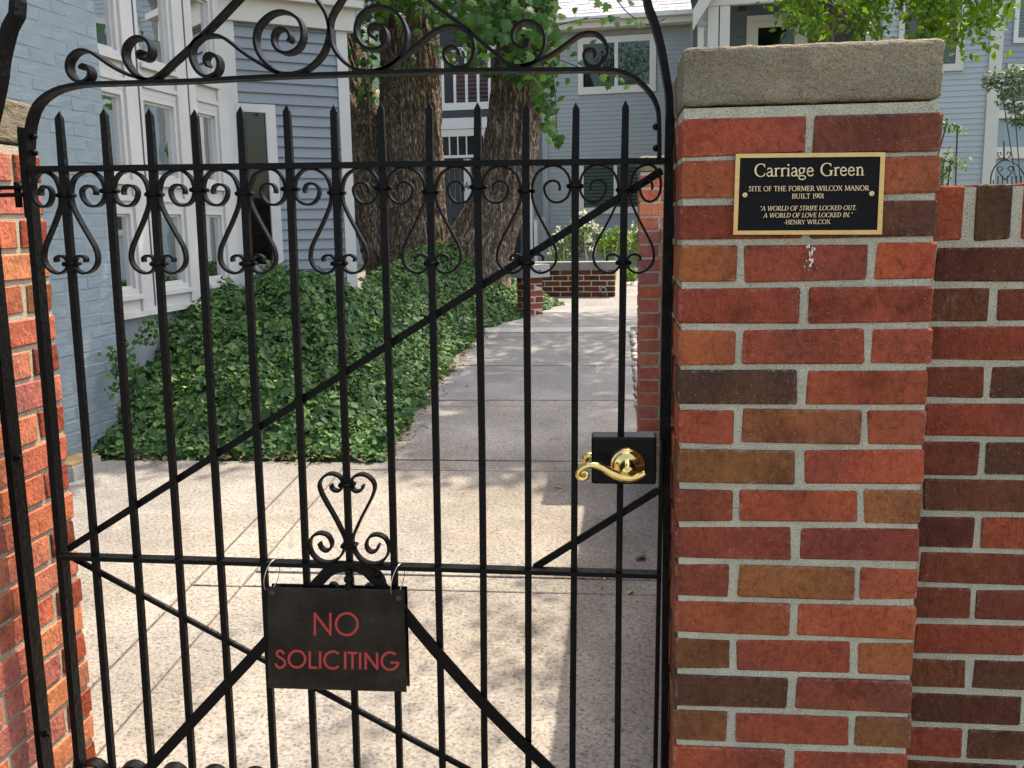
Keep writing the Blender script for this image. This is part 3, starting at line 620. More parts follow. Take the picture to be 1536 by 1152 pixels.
def ar(cx, cy, rx, ry, a0, a1, w0=TK, w1=None, n=18):  # thick on the sides, thin at top and bottom
    P = []; W_ = []
    for i in range(n+1):
        a = math.radians(a0+(a1-a0)*i/n); P.append((cx+rx*math.cos(a), cy+ry*math.sin(a))); W_.append(TN*.8+(w0-TN*.8)*abs(math.cos(a))**1.3)
    return [(P, W_)]
GL = {
 'A': (.76, [([(.06,.03),(.37,1)], TN), ([(.37,1),(.68,.03)], TK), ([(.18,.34),(.56,.34)], TN)]+foot(.07,.03)+foot(.67,.03,.12)),
 'B': (.64, stem(.17)+[([(.17,.97),(.34,.97)], TN),([(.17,.52),(.36,.52)], TN),([(.17,.03),(.36,.03)], TN)]+ar(.34,.745,.2,.225,-90,90)+ar(.36,.275,.23,.245,-90,90)),
 'C': (.74, ar(.42,.5,.34,.5,52,308)+[([(.65,.98),(.65,.72)], SR),([(.66,.28),(.62,.1)], TN)]),
 'D': (.78, stem(.17)+[([(.17,.97),(.32,.97)], TN),([(.17,.03),(.32,.03)], TN)]+ar(.32,.5,.38,.47,-90,90)),
 'E': (.6, stem(.17)+[([(.17,.97),(.52,.97)], TN),([(.17,.52),(.44,.52)], TN),([(.17,.03),(.54,.03)], TN),([(.52,1),(.52,.82)], SR),([(.55,0),(.55,.2)], SR),([(.44,.42),(.44,.62)], SR)]),
 'F': (.56, stem(.17)+[([(.17,.97),(.5,.97)], TN),([(.17,.52),(.42,.52)], TN),([(.5,1),(.5,.82)], SR),([(.42,.42),(.42,.62)], SR)]),
 'G': (.82, ar(.43,.5,.35,.5,52,318)+[([(.66,.98),(.66,.74)], SR)]+stem(.68,.04,.44,TK,0,1)),
 'H': (.82, stem(.17)+stem(.65)+[([(.17,.51),(.65,.51)], TN)]), 'I': (.36, stem(.18)), 'J': (.4, stem(.22)),
 'K': (.74, stem(.17)+[([(.2,.46),(.58,.97)], TN),([(.32,.6),(.66,.03)], TK)]+foot(.6,.97)+foot(.66,.03)),
 'L': (.58, stem(.17)+[([(.17,.03),(.52,.03)], TN),([(.53,0),(.53,.22)], SR)]),
 'M': (.96, stem(.15,w=TN)+stem(.81)+[([(.17,1),(.48,.1)], TK),([(.48,.1),(.79,1)], TN)]),
 'N': (.82, stem(.15,w=TN,b=0)+stem(.67,w=TN,a=0)+[([(.12,1),(.67,.0)], TK)]+foot(.1,.97)),
 'O': (.84, ar(.42,.5,.34,.5,0,360,n=30)),
 'R': (.7, stem(.17)+[([(.17,.97),(.34,.97)], TN),([(.17,.47),(.34,.47)], TN)]+ar(.34,.72,.2,.25,-90,90)+[([(.34,.47),(.62,.03)], TK)]+foot(.64,.03)),
 'S': (.52, [(catmull([(.43,.8),(.36,.94),(.24,.97),(.13,.87),(.13,.73),(.25,.6),(.38,.47),(.43,.3),(.38,.1),(.24,.03),(.12,.08),(.08,.24)], 3), .09),([(.43,.98),(.43,.76)], SR),([(.08,.02),(.08,.26)], SR)]),
 'T': (.66, stem(.33,b=0)+[([(.05,.97),(.61,.97)], TN),([(.05,1),(.05,.78)], SR),([(.61,1),(.61,.78)], SR)]),
 'U': (.78, stem(.17,.32,1,TK,0,1)+stem(.62,.32,1,TN,0,1)+[(catmull([(.17,.34),(.2,.14),(.32,.03),(.47,.03),(.59,.14),(.62,.34)],4), TN*1.2)]),
 'V': (.74, [([(.08,.97),(.37,.0)], TK),([(.37,0),(.66,.97)], TN)]+foot(.08,.97)+foot(.66,.97)),
 'W': (1.08, [([(.08,.97),(.32,0)], TK),([(.32,0),(.54,.97)], TN),([(.54,.97),(.78,0)], TK),([(.78,0),(1.0,.97)], TN)]+foot(.08,.97)+foot(.54,.97)+foot(1.0,.97)),
 'X': (.74, [([(.1,.97),(.64,.03)], TK),([(.62,.97),(.1,.03)], TN)]+foot(.1,.97)+foot(.64,.97)+foot(.1,.03)+foot(.64,.03)),
 'Y': (.72, [([(.08,.97),(.36,.45)], TK),([(.36,.45),(.64,.97)], TN)]+stem(.36,0,.46,TK,1,0)+foot(.08,.97)+foot(.64,.97)),
 '1': (.4, stem(.2,b=0)+[([(.08,.86),(.2,.98)], TN)]), '0': (.54, ar(.27,.5,.2,.5,0,360,n=26)),
 '9': (.54, ar(.27,.68,.19,.31,0,360,n=24)+[(catmull([(.46,.68),(.43,.4),(.3,.15),(.1,.02)],4), TN*1.2)]),
 '.': (.26, [([(.1,.0),(.1,.14)], .14)]), '"': (.36, [([(.1,.98),(.1,.78)], .1),([(.24,.98),(.24,.78)], .1)]), '-': (.36, [([(.05,.36),(.3,.36)], .09)]), ' ': (.34, []),
 'a': (.46, [(catmull([(.08,.52),(.12,.62),(.22,.66),(.32,.6),(.34,.46)],4), .08)]+[([(.34,.5),(.34,.08),(.42,.02),(.46,.05)], .115)]+[(catmull([(.34,.4),(.2,.35),(.08,.26),(.07,.12),(.16,.02),(.27,.05),(.34,.14)],4), .08)]),
 'r': (.38, stem(.13,0,.66,.115,1,0,.1)+[([(.03,.63),(.13,.64)], SR),(catmull([(.13,.46),(.2,.6),(.3,.65),(.36,.6)],4), .09)]),
 'i': (.27, stem(.13,0,.66,.115,1,0,.1)+[([(.03,.63),(.13,.64)], SR),([(.13,.83),(.13,.96)], .13)]),
 'g': (.5, ar(.21,.44,.15,.21,0,360,.105,n=24)+[([(.3,.6),(.46,.63)], TN),(catmull([(.14,.26),(.07,.14),(.12,.06),(.32,.03),(.43,-.06),(.4,-.2),(.22,-.27),(.06,-.2),(.05,-.08),(.13,.02)],4), .075)]),
 'e': (.48, [(catmull([(.07,.38),(.38,.38),(.37,.52),(.28,.64),(.2,.65),(.1,.56),(.06,.36),(.1,.12),(.22,.02),(.33,.05),(.41,.16)],4), .085)]),
 'n': (.56, stem(.13,0,.66,.115,1,0,.1)+stem(.41,0,.44,.115,1,0,.1)+[([(.03,.63),(.13,.64)], SR),(catmull([(.13,.5),(.2,.61),(.3,.65),(.39,.58),(.41,.42)],4), .085)])}
def text(s, x0, x1, yl, yr, h, par, italic=0., bold=1., mapf=QP, Y=YP, dy=.0, name='lettering', mat=None):
    wtot = sum(GL[c][0] for c in s); kx = (x1-x0)/wtot; m = MB(); x = x0; q = 0
    for c in s:
        adv, st = GL[c]
        for pts, wd in st:
            P = []
            for u, v in pts:
                X = x+u*kx+italic*v*h; Yb = yl+(yr-yl)*(X-x0)/(x1-x0); P.append(mapf(X, Yb-v*h))
            if len(P) < 2: continue
            q += 1; sc = h/5.689*.00108*bold
            m.sweep(P, [w_*sc for w_ in wd] if isinstance(wd, list) else wd*sc, Y-.0004-.00001*(q % 9)+dy, Y+.0016+dy)
        x += adv*kx
    return m.build(name, mat or M['plaque_letter'], par)
text('Carriage Green', 290, 1235, 313, 302, 108, fc)
text('SITE OF THE FORMER WILCOX MANOR', 243, 1272, 438, 431, 43, fc, bold=1.0)
text('BUILT 1901', 612, 888, 501, 497, 42, fc, bold=1.0)
text('"A WORLD OF STRIFE LOCKED OUT.', 336, 1165, 604, 597, 39, fc, .2, 1.0)
text('A WORLD OF LOVE LOCKED IN."', 368, 1128, 663, 657, 39, fc, .2, 1.0)
text('-HENRY WILCOX', 543, 942, 720, 716, 38, fc, bold=1.0)
ef = MB(); re_ = random.Random(8)
for q in range(26):
    x = 1216+re_.gauss(0, 2.2)-(6 if q % 5 == 0 else 0); y = 368+re_.random()**1.4*38; P = onY(x, y, -.0012); a = re_.uniform(.0005, .0016); b = a*re_.uniform(1.5, 3.5)
    ef.add([(P[0]+a*math.cos(t)*(1+.3*math.sin(3*t+q)), -.0012-.00003*q, P[2]+b*math.sin(t)*(1+.3*math.cos(2*t+q))) for t in np.linspace(0, 2*PI, 9)[:-1]], [tuple(range(8))])
tag(ef.build('mortar_drip', M['white'], p1), kind='stuff')
# ================================================================== left house
LW = Pl((-2.972, 3.278), 3.5)
lh = empty('house', (-5, 4.5, gz(3.5)), 'nearest house with blue painted brick, white windows and blue clapboards', 'house')
uB = LW.uv(158, 200)[0]; zb0 = .2
pw = MB().pbox(LW, -4, uB-.003, zb0, 5.6, -.3, -.0004).build('brick_wall', M['painted'], lh)
pm_ = []
for i in range(5):
    m = MB().cbox(-BL/2-.003, BL/2+.003, -.03, .03, -BH/2-.003, BH/2+.003, .006); r = random.Random(i+90)
    m.v = [tuple(v+r.uniform(-.0022, .0022) for v in p) for p in m.v]; me = m.mesh('brick'); me.materials.append(M['painted']); pm_.append(me)
az_l = math.radians(3.5)
for k_ in range(43):
    z = zb0+.034+k_*CO; u = uB-.002-(.0 if k_ % 2 else .1)
    if k_ % 2 == 0:
        me = MB().cbox(-.046, .046, -.03, .03, -BH/2-.003, BH/2+.003, .006).mesh('brick'); me.materials.append(M['painted'])
        inst(me, 'brick', pw, LW.pt(uB-.05, z, -.028), (0, 0, PI/2-az_l))
    for i in range(6):
        uc = u-BL/2-i*.2045
        inst(rnd.choice(pm_), 'brick', pw, LW.pt(uc, z, -.028+-.0008+rnd.uniform(-.0015, .0018)), (rnd.uniform(-.015, .015), rnd.uniform(-.012, .012), PI/2-az_l+(PI if rnd.random() < .5 else 0)))
# window wall: glass edges of the three columns and the row heights, read off the wall plane
OFF = -.05
LQ = Pl(LW.pt(0, 0, OFF)[:2], 3.5)
uc = [(LQ.uv(150, 137)[0], LQ.uv(180, 141)[0]), (LQ.uv(214, 150)[0], LQ.uv(259.5, 160)[0]), (LQ.uv(296, 169)[0], LQ.uv(322, 177)[0])]
zU0 = LQ.uv(208, 86)[1]; zM1, zM0 = LQ.uv(214, 150)[1], LQ.uv(222, 264)[1]; zL1, zL0 = LQ.uv(225, 321)[1], LQ.uv(233, 429)[1]
zT0, zT1 = LQ.uv(236, 462)[1], 5.4; zU1 = zU0+(zM1-zM0)*1.15
uE = LQ.uv(344, 200)[0]
W_ = M['white']
edges = [(uB-.05, uc[0][0]-.035)]+[(uc[i][1]+.035, uc[i+1][0]-.035) for i in range(2)]+[(uc[2][1]+.035, uE)]
for a, b in edges: MB().pbox(LQ, a, b, zT0, zT1, -.02, .02).build('window_post', W_, lh)
for i, (xx, yy) in enumerate(((203,133),(277,125))):
    u = LQ.uv(xx, yy)[0]; MB().pbox(LQ, u-.006, u+.006, zT0+.02, zT1, .012, .024).build('navy_bead', M['navy'], lh)
rows = [(zL0, zL1), (zM0, zM1), (zU0, zU1)]
for (a, b) in uc:
    zp = zT0
    for r_i, (z0, z1) in enumerate(rows+[(5.35, 5.4)]):
        MB().pbox(LQ, a-.035, b+.035, zp, z0-.035, -.02, .006).build('panel', W_, lh)
        if r_i == 3: break
        if r_i < 2: MB().pbox(LQ, a-.03, b+.03, z1+.075, z1+.10, .006, .022).build('panel_moulding', W_, lh)
        f = MB(); t = .035
        f.pbox(LQ, a-t, b+t, z0-t, z0, -.035, .004).pbox(LQ, a-t, b+t, z1, z1+t, -.035, .004).pbox(LQ, a-t, a, z0, z1, -.035, .004).pbox(LQ, b, b+t, z0, z1, -.035, .004)
        t2 = .016
        f.pbox(LQ, a-.001, b+.001, z0, z0+t2, -.036, -.016).pbox(LQ, a, b, z1-t2, z1+.001, -.036, -.016).pbox(LQ, a-.001, a+t2, z0+t2, z1-t2, -.036, -.016).pbox(LQ, b-t2, b+.001, z0+t2, z1-t2, -.036, -.016)
        win = f.build('window', W_, lh)
        MB().pbox(LQ, a+t2, b-t2, z0+t2, z1-t2, -.030, -.026).build('pane', M['glass'], win)
        MB().pbox(LQ, a-.045, b+.045, z0-.062, z0-.034, -.02, .04).build('sill', W_, win)
        cm = MB(); n = 40; V = []; un = (b-a)+.1
        for q in range(n+1):
            u = a-.05+un*q/n; o = -.13+.018*math.sin(q*1.3+r_i)+.006*math.sin(q*3.1)
            V += [LQ.pt(u, z0-.05, o), LQ.pt(u, z1+.05, o)]
        if r_i != 2 or a > uc[0][1]: cm.add(V, [(2*q, 2*q+2, 2*q+3, 2*q+1) for q in range(int(n*.0), n)]).build('curtain', M['curtain'], win, True)
        zp = z1+.035
MB().pbox(LQ, uB-.2, uE+.4, .1, 5.5, -.6, -.55).build('room_wall', M['dim'], lh)
MB().pbox(LQ, uB-.1, uE, zT0-.03, zT0, -.05, .045).build('base_ledge', W_, lh)
MB().pbox(LQ, uB-.1, uE+.02, .1, zT0-.03, -.3, -.002).build('base_wall', M['siding'], lh)
# clapboard face turned towards the gate
LS = Pl(LQ.pt(uE, 0, .0)[:2], 52)
u0 = .0; u1 = LS.uv(508, 180)[0]; u2 = LS.uv(524, 180)[0]
MB().pbox(LS, -.02, LS.uv(357, 180)[0], .3, 5.4, -.05, .03).build('corner_board', W_, lh)
un = LS.uv(339, 137)[0]; MB().pbox(LS, -.034, -.02, .3, 5.4, -.05, .024).build('navy_bead', M['navy'], lh)
MB().pbox(LS, u1, u2, .3, LS.uv(510, 45)[1], -.06, .026).build('corner_board', W_, lh)
zF = LS.uv(430, 40)[1]; zF1 = LS.uv(430, 6)[1]
wu0, wu1 = LS.uv(357, 250)[0], LS.uv(415.5, 250)[0]; wz1, wz0 = LS.uv(390, 157)[1], LS.uv(390, 415)[1]
ex = (LS.uv(455, 192)[1]-LS.uv(455, 254)[1])/4
z = .3
while z < zF:
    a = wu1 if wz0-.4 < z < wz1 else LS.uv(357, 180)[0]
    zt_ = min(z+ex, zF); V = [LS.pt(a, z, .022), LS.pt(u1, z, .022), LS.pt(u1, zt_+.006, .002), LS.pt(a, zt_+.006, .002), LS.pt(a, z, .001), LS.pt(u1, z, .001)]
    MB().add(V, [(0,1,2,3),(5,4,3,2),(0,4,5,1),(0,3,4),(1,5,2)]).build('clapboard', M['siding'], lh); z += ex
MB().pbox(LS, -.2, u2, .2, 5.5, -.3, .0008).build('sheathing', M['siding'], lh)
MB().pbox(LS, -.05, u2+.06, zF, zF1, -.05, .06).build('frieze_board', M['cream'], lh)
MB().pbox(LS, -.05, u2+.10, zF1, zF1+.05, -.05, .13).build('cornice', M['cream'], lh)
MB().pbox(LS, -.1, u2, zF1+.05, 5.6, -.05, .03).build('upper_wall', M['siding'], lh)
g0, g1 = LS.uv(363, 250)[0], LS.uv(401, 250)[0]; gz1_, gz0_ = LS.uv(382, 169)[1], LS.uv(382, 397)[1]
f = MB().pbox(LS, wu0, g0, wz0, wz1, .001, .034).pbox(LS, g1, wu1, wz0, wz1, .001, .034).pbox(LS, g0, g1, gz1_, wz1, .001, .034).pbox(LS, g0, g1, wz0, gz0_, .001, .034)
win = f.build('window', W_, lh)
MB().pbox(LS, g0-.002, g1+.002, gz0_, gz1_, .0012, .004).build('dark_room', M['dark'], win)
MB().pbox(LS, g0, g1, gz0_, gz1_, .010, .014).build('pane', M['glass'], win)
e2 = np.array(LS.pt(u2, 0)); d2 = np.array([math.sin(az_l), math.cos(az_l), 0]); c_a = np.array(LQ.pt(uE, 0))
ft = [c_a+np.array([-.35, .1, 0]), e2+np.array([-.06, .06, 0]), e2+np.array([-3.4, 4.4, 0]), np.array([-9, 12, 0.]), np.array([-9, c_a[1], 0])]
m = MB(); n = len(ft); m.add([(p[0], p[1], .1) for p in ft]+[(p[0], p[1], 5.5) for p in ft], [tuple(range(n))[::-1], tuple(range(n, 2*n))]+[(j, (j+1) % n, n+(j+1) % n, n+j) for j in range(n)]); m.build('body_wall', M['siding'], lh)
MB().box(-9, -3.35, -.5, 6, .0, 5.5).build('body_wall', M['painted'], lh)
MB().box(-9.2, -2.6, -.8, 12, 5.6, 5.75).build('roof', M['shingle'], lh)
st = empty('step', (-3.0, 2.8, gz(2.8)), 'low tan topped concrete step beside the left pillar', 'step')
a = onG(103, 718); MB().box(a[0]-.6, a[0]+.06, a[1]-.05, a[1]+.22, gz(a[1])-.05, gz(a[1])+.07).build('riser', M['concrete_pale'], st)
MB().box(a[0]-.6, a[0]+.05, a[1]-.04, a[1]+.21, gz(a[1])+.0705, gz(a[1])+.085).build('tread', M['terracotta'], st)
# ================================================================== houses at the back
def siding(pl, u0, u1, z0, z1, e, mat, par, name='siding', t=.012):
    m = MB(); z = z0; V = []; Fs = []
    while z < z1:
        zt_ = min(z+e, z1); b = len(V); V += [pl.pt(u0, z, t), pl.pt(u1, z, t), pl.pt(u1, zt_, .001), pl.pt(u0, zt_, .001), pl.pt(u0, z, 0), pl.pt(u1, z, 0)]
        Fs += [(b, b+1, b+2, b+3), (b+4, b, b+1, b+5)]; z += e
    V += [pl.pt(u0, z0, -.002), pl.pt(u1, z0, -.002), pl.pt(u1, z1, -.002), pl.pt(u0, z1, -.002)]; n = len(V); Fs.append((n-4, n-3, n-2, n-1))
    m.add(V, Fs); return m.build(name, mat, par)
def far_window(pl, par, outer, panes, mat_f, blind, nsl=22, o=0.0):
    (ax, ay), (bx, by) = outer; A = pl.uv(ax, ay); B = pl.uv(bx, by); ua, ub, za, zb = A[0], B[0], B[1], A[1]
    P = []
    for (x0, y0), (x1, y1) in panes: q = pl.uv(x0, y0); r = pl.uv(x1, y1); P.append((q[0], r[0], r[1], q[1]))
    P.sort(key=lambda p: min(p[0], p[1])); P = [(min(p[0], p[1]), max(p[0], p[1]), p[2], p[3]) for p in P]
    ua, ub = min(ua, ub), max(ua, ub); f = MB(); z0 = max(min(p[2] for p in P), za+.02); z1 = min(max(p[3] for p in P), zb-.02)
    f.pbox(pl, ua, ub, za, z0, .014, .05).pbox(pl, ua, ub, z1, zb, .014, .05); xs = [ua]+[v for p in P for v in p[:2]]+[ub]
    for i in range(0, len(xs), 2): f.pbox(pl, xs[i], xs[i+1], z0, z1, .014, .048)
    win = f.build('window', mat_f, par)
    for k_, p in enumerate(P):
        MB().pbox(pl, p[0]-.01, p[1]+.01, z0-.01, z1+.01, .0135, .0155).build('dark_room', M['dim'], win)
        MB().pbox(pl, p[0], p[1], z0, z1, .034, .037).build('pane', M['glass'], win)
        m = MB(); n = nsl
        for i in range(n): zz = z0+(z1-z0)*(i+.5)/n; m.pbox(pl, p[0]+.01, p[1]-.01, zz-(z1-z0)/n*.36, zz+(z1-z0)/n*.36, .018, .021)
        m.build('blind', blind[k_ % len(blind)], win)
    return win
PB = Pl(opt(930, 200, 22), 98)
bh = empty('house', tuple(PB.pt(0, .4)), 'grey-blue clapboard house at the end of the path behind the tree', 'house')
zg = .3
uL, uR = PB.uv(822, 200)[0], PB.uv(1040, 40)[0]
zEv = PB.uv(950, 42)[1]
siding(PB, uL, uR+.3, zg, zEv, .096, M['siding_far'], bh)
MB().pbox(PB, uL, uR+.3, zg, zEv, -4, -.01).build('body_wall', M['siding_far'], bh)
far_window(PB, bh, ((867,58),(984,137)), [((875,67),(922,129)), ((927.5,66),(974.5,122.5))], M['cream'], [M['dim'], M['blind']], 20)
far_window(PB, bh, ((868,247),(1004,319)), [((876,249),(921,310)), ((926,248),(998,309))], M['cream'], [M['blind'], M['blind']], 12)
MB().pbox(PB, PB.uv(815, 300)[0], uL, zg, zEv, -.1, .03).build('corner_board', M['siding_far'], bh)
zg1 = PB.uv(950, 29)[1]; MB().pbox(PB, uL-.25, uR+.1, zEv, zg1, .0, .35).build('fascia', M['cream'], bh)
MB().pbox(PB, uL-.27, uR+.1, zg1-.05, zg1+.04, .35, .47).build('gutter', M['cream'], bh)
m = MB(); V = []; Fs = []; rise = .62; nr = 26; rs_ = random.Random(4)
for i in range(nr):
    o = .42-i*.16; z = zg1+.04+i*.16*rise; u = uL-.3
    while u < uR+.4:
        wd = rs_.uniform(.2, .34); b = len(V); u_2 = min(u+wd, uR+.4); lift = rs_.uniform(.008, .02)
        V += [PB.pt(u+.006, z+lift, o), PB.pt(u_2, z+lift, o), PB.pt(u_2, z+.16*rise*1.15+.004, o-.184), PB.pt(u+.006, z+.16*rise*1.15+.004, o-.184), PB.pt(u+.006, z-.01, o), PB.pt(u_2, z-.01, o)]
        Fs += [(b, b+1, b+2, b+3), (b+4, b+5, b+1, b)]; u = u_2
m.add(V, Fs).build('roof', M['shingle'], bh)
MB().add([PB.pt(uL-.3, zg1, .42), PB.pt(uR+.4, zg1, .42), PB.pt(uR+.4, zg1+nr*.16*rise, .42-nr*.16), PB.pt(uL-.3, zg1+nr*.16*rise, .42-nr*.16)], [(0,1,2,3)]).build('roof_deck', M['dim'], bh)
ud = PB.uv(1038, 80)[0]; MB().pbox(PB, ud-.05, ud+.05, zg, zEv, .015, .1).build('downspout', M['siding_far'], bh)
# porch seen between the trunks
PP = Pl(opt(700, 200, 23.5), 95)
porch = empty('porch', tuple(PP.pt(0, .4)), 'white two-level porch with railings and a dark door between the trunks', 'porch')
def pq(x, y): return PP.uv(x, y)
zfl = pq(700, 176)[1]
siding(PP, pq(515,200)[0]-1, pq(815,200)[0], zg, zfl+5, .1, M['siding_far'], porch, 'back_wall'); 
for o in porch.children: o.location = tuple(np.array(o.location)-PP.n*1.6)
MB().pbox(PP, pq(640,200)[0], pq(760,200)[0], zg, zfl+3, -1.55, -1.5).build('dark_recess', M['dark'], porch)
MB().pbox(PP, pq(645,200)[0], pq(760,200)[0], pq(700,176)[1], pq(700,166)[1], -1.5, .05).build('upper_floor', M['blackpaint'], porch)
MB().pbox(PP, pq(645,200)[0], pq(760,200)[0], pq(700,193)[1], pq(700,176.5)[1], -.1, .04).build('beam', M['white'], porch)
MB().pbox(PP, pq(645,200)[0], pq(760,200)[0], pq(700,204)[1], pq(700,193.5)[1], -.08, .02).build('beam', M['cream'], porch)
MB().pbox(PP, pq(650,200)[0], pq(752,200)[0], pq(700,165)[1], pq(700,154)[1], -.04, .06).build('bottom_rail', M['white'], porch)
MB().pbox(PP, pq(655,200)[0], pq(752,200)[0], pq(700,76)[1], pq(700,71)[1], -.05, .07).build('handrail', M['white'], porch)
for x in (664, 682, 699.5, 717, 734, 748):
    u = pq(x, 110)[0]; MB().pbox(PP, u-.028, u+.028, pq(700,156)[1], pq(700,73)[1], -.01, .045).build('baluster', M['white'], porch)
for i in range(7):
    zz = pq(700, 142-i*6.5)[1]; MB().pbox(PP, pq(668,120)[0], pq(728,120)[0], zz-.03, zz+.02, -1.0, -.96).build('bench_slat', M['darkred'], porch)
MB().pbox(PP, pq(655,200)[0], pq(752,200)[0], pq(700,236.5)[1], pq(700,232.5)[1], -.06, .05).build('lower_rail', M['white'], porch)
for x in (662, 674.5, 687, 700, 713, 726, 739):
    u = pq(x, 220)[0]; MB().pbox(PP, u-.014, u+.014, pq(700,233)[1], pq(700,204)[1], -.02, .02).build('grille_bar', M['white'], porch)
dr = MB().pbox(PP, pq(662,300)[0], pq(692,300)[0], pq(680,345)[1], pq(680,246)[1], -.5, -.42).build('door', M['blackpaint'], porch)
for x in (669, 677, 685):
    u = pq(x, 280)[0]; MB().pbox(PP, u-.008, u+.008, pq(680,335)[1], pq(680,252)[1], -.42, -.40).build('door_bar', M['greymetal'], dr)
po = MB().pbox(PP, pq(693,300)[0], pq(703,300)[0], pq(700,420)[1], pq(700,237)[1], -.4, -.25).build('post', M['white'], porch)
P4 = lambda x, y: np.array(PP.pt(*pq(x, y), -.235))
m = MB()
for a, b in (((697.2,272),(694.6,280)), ((694.6,280),(700.4,280)), ((698.6,276),(698.6,284.5))):
    A, B = P4(*a), P4(*b); m.tube([A, B], .011, 4)
m.build('house_number', M['blackpaint'], po)
MB().pbox(PP, pq(672,300)[0], pq(694,300)[0], pq(680,326)[1], pq(680,309)[1], -.3, .1).build('grill', M['blackpaint'], porch)
# white posts and lattice between tree and house
for x, wd in ((804, 10), (813, 5)):
    u = PB.uv(x, 300)[0]; hw = wd*.0075
    tag(MB().pbox(PB, u-hw, u+hw, zg, PB.uv(804, 236)[1] if wd > 6 else PB.uv(813, 330)[1], .6, .75).build('porch_post', M['white']), 'white square post just right of the leaning trunk' if wd > 6 else 'short white post beside the lattice behind the leaning trunk', 'post')
lat = empty('lattice_panel', tuple(PB.pt(PB.uv(815, 350)[0], zg)), 'small white lattice panel low beside the leaning tree trunk', 'lattice')
la0, la1 = PB.uv(806, 330)[0], PB.uv(823, 330)[0]; lz1 = PB.uv(815, 326)[1]; lz0 = zg
MB().pbox(PB, la0, la1, lz0, lz1, .40, .42).build('backing', M['siding_pale'], lat)
for i in range(7): u = la0+(la1-la0)*i/6; MB().pbox(PB, u-.008, u+.008, lz0, lz1, .425, .435).build('lath', M['white'], lat)
for i in range(22): zz = lz0+(lz1-lz0)*i/21; MB().pbox(PB, la0, la1, zz-.008, zz+.008, .436, .444).build('lath', M['white'], lat)
# right house with porch recess
PR = Pl(opt(1230, 40, 17), 97)
rh = empty('house', tuple(PR.pt(0, .4)), 'house above the pillar cap with cream posts and a shaded doorway', 'house')
def rq(x, y): return PR.uv(x, y)
ZR = rq(1200, -60)[1]
for i, (x0, x1) in enumerate(((1062,1078),(1080,1095),(1300,1316),(1318,1334))): MB().pbox(PR, rq(x0,30)[0], rq(x1,30)[0], .3, ZR, -.1+.03*(i % 2), .06).build('porch_post', M['cream'], rh)
MB().pbox(PR, rq(1060,30)[0], rq(1340,30)[0], rq(1200,1.5)[1], rq(1200,-30)[1], -.05, .09).build('lintel', M['cream'], rh)
RR = Pl(PR.pt(0, 0, -1.2)[:2], 97); qq = lambda x, y: RR.uv(x, y)
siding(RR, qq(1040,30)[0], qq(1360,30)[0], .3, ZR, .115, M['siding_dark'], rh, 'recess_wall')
lm = MB().pbox(RR, qq(1108,10)[0], qq(1118,10)[0], qq(1110,16)[1], qq(1110,6)[1], .02, .14).build('wall_lamp', M['blackpaint'], rh)
f = MB(); du0, du1 = qq(1120,50)[0], qq(1212,50)[0]; dz1 = qq(1160,22.5)[1]; gu0, gu1 = qq(1137,50)[0], qq(1192,50)[0]; gz1_ = qq(1160,41)[1]
f.pbox(RR, du0, gu0, .3, dz1, .0, .06).pbox(RR, gu1, du1, .3, dz1, .0, .06).pbox(RR, gu0, gu1, gz1_, dz1, .0, .06)
dr = f.build('door_frame', M['cream'], rh); MB().pbox(RR, gu0, gu1, .3, gz1_, .014, .02).build('pane', M['glass'], dr); MB().pbox(RR, gu0, gu1, .3, gz1_, .0125, .0135).build('dark_room', M['dark'], dr)
iu = qq(1130, 35); MB().pbox(RR, iu[0]-.02, qq(1205,30)[0], qq(1160,35.5)[1], qq(1160,33.5)[1], .06, .075).build('door_moulding', M['white'], dr)
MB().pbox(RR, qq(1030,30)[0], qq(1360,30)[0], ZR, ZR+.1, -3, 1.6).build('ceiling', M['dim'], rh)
# narrow side return left of the posts and the sloping rake board
siding(PR, rq(1046,50)[0], rq(1062,50)[0], .3, ZR, .11, M['siding_pale'], rh, 'side_wall')
MB().pbox(PR, rq(1047,50)[0], rq(1056,50)[0], rq(1050,110)[1], rq(1050,42)[1], .014, .05).build('window', M['cream'], rh)
A, B = np.array(PR.pt(*rq(1040,34), .25)), np.array(PR.pt(*rq(1075,-22), .25)); d = B-A
m = MB(); hh = .09
for P_ in (A, B):
    pass
up = np.array([0, 0, .17]); nn = PR.n*.12
m.add([A-up, A+up, B+up, B-up, A-up-nn, A+up-nn, B+up-nn, B-up-nn], [(0,3,2,1),(4,5,6,7),(0,1,5,4),(1,2,6,5),(2,3,7,6),(3,0,4,7)]).build('rake_board', M['cream'], rh)
# siding wall right of the pillar
PS = Pl(opt(1410, 150, 16.5), 97); sq = lambda x, y: PS.uv(x, y)
siding(PS, sq(1320,150)[0], sq(1482,150)[0], .3, ZR, .093, M['siding_pale'], rh)
MB().pbox(PS, sq(1320,150)[0], sq(1500,150)[0], .3, ZR, -3, -.01).build('body_wall', M['siding_pale'], rh)
u = sq(1489, 150)[0]; MB().pbox(PS, u-.1, u+.1, .3, ZR, -.02, .05).build('corner_board', M['cream'], rh)
far_window(PS, rh, ((1352,-40),(1444,106)), [((1360,-30),(1432,96))], M['cream'], [M['blind']], 40)
far_window(PS, rh, ((1390,224),(1424,330)), [((1395,238),(1412,320))], M['cream'], [M['blind']], 30)
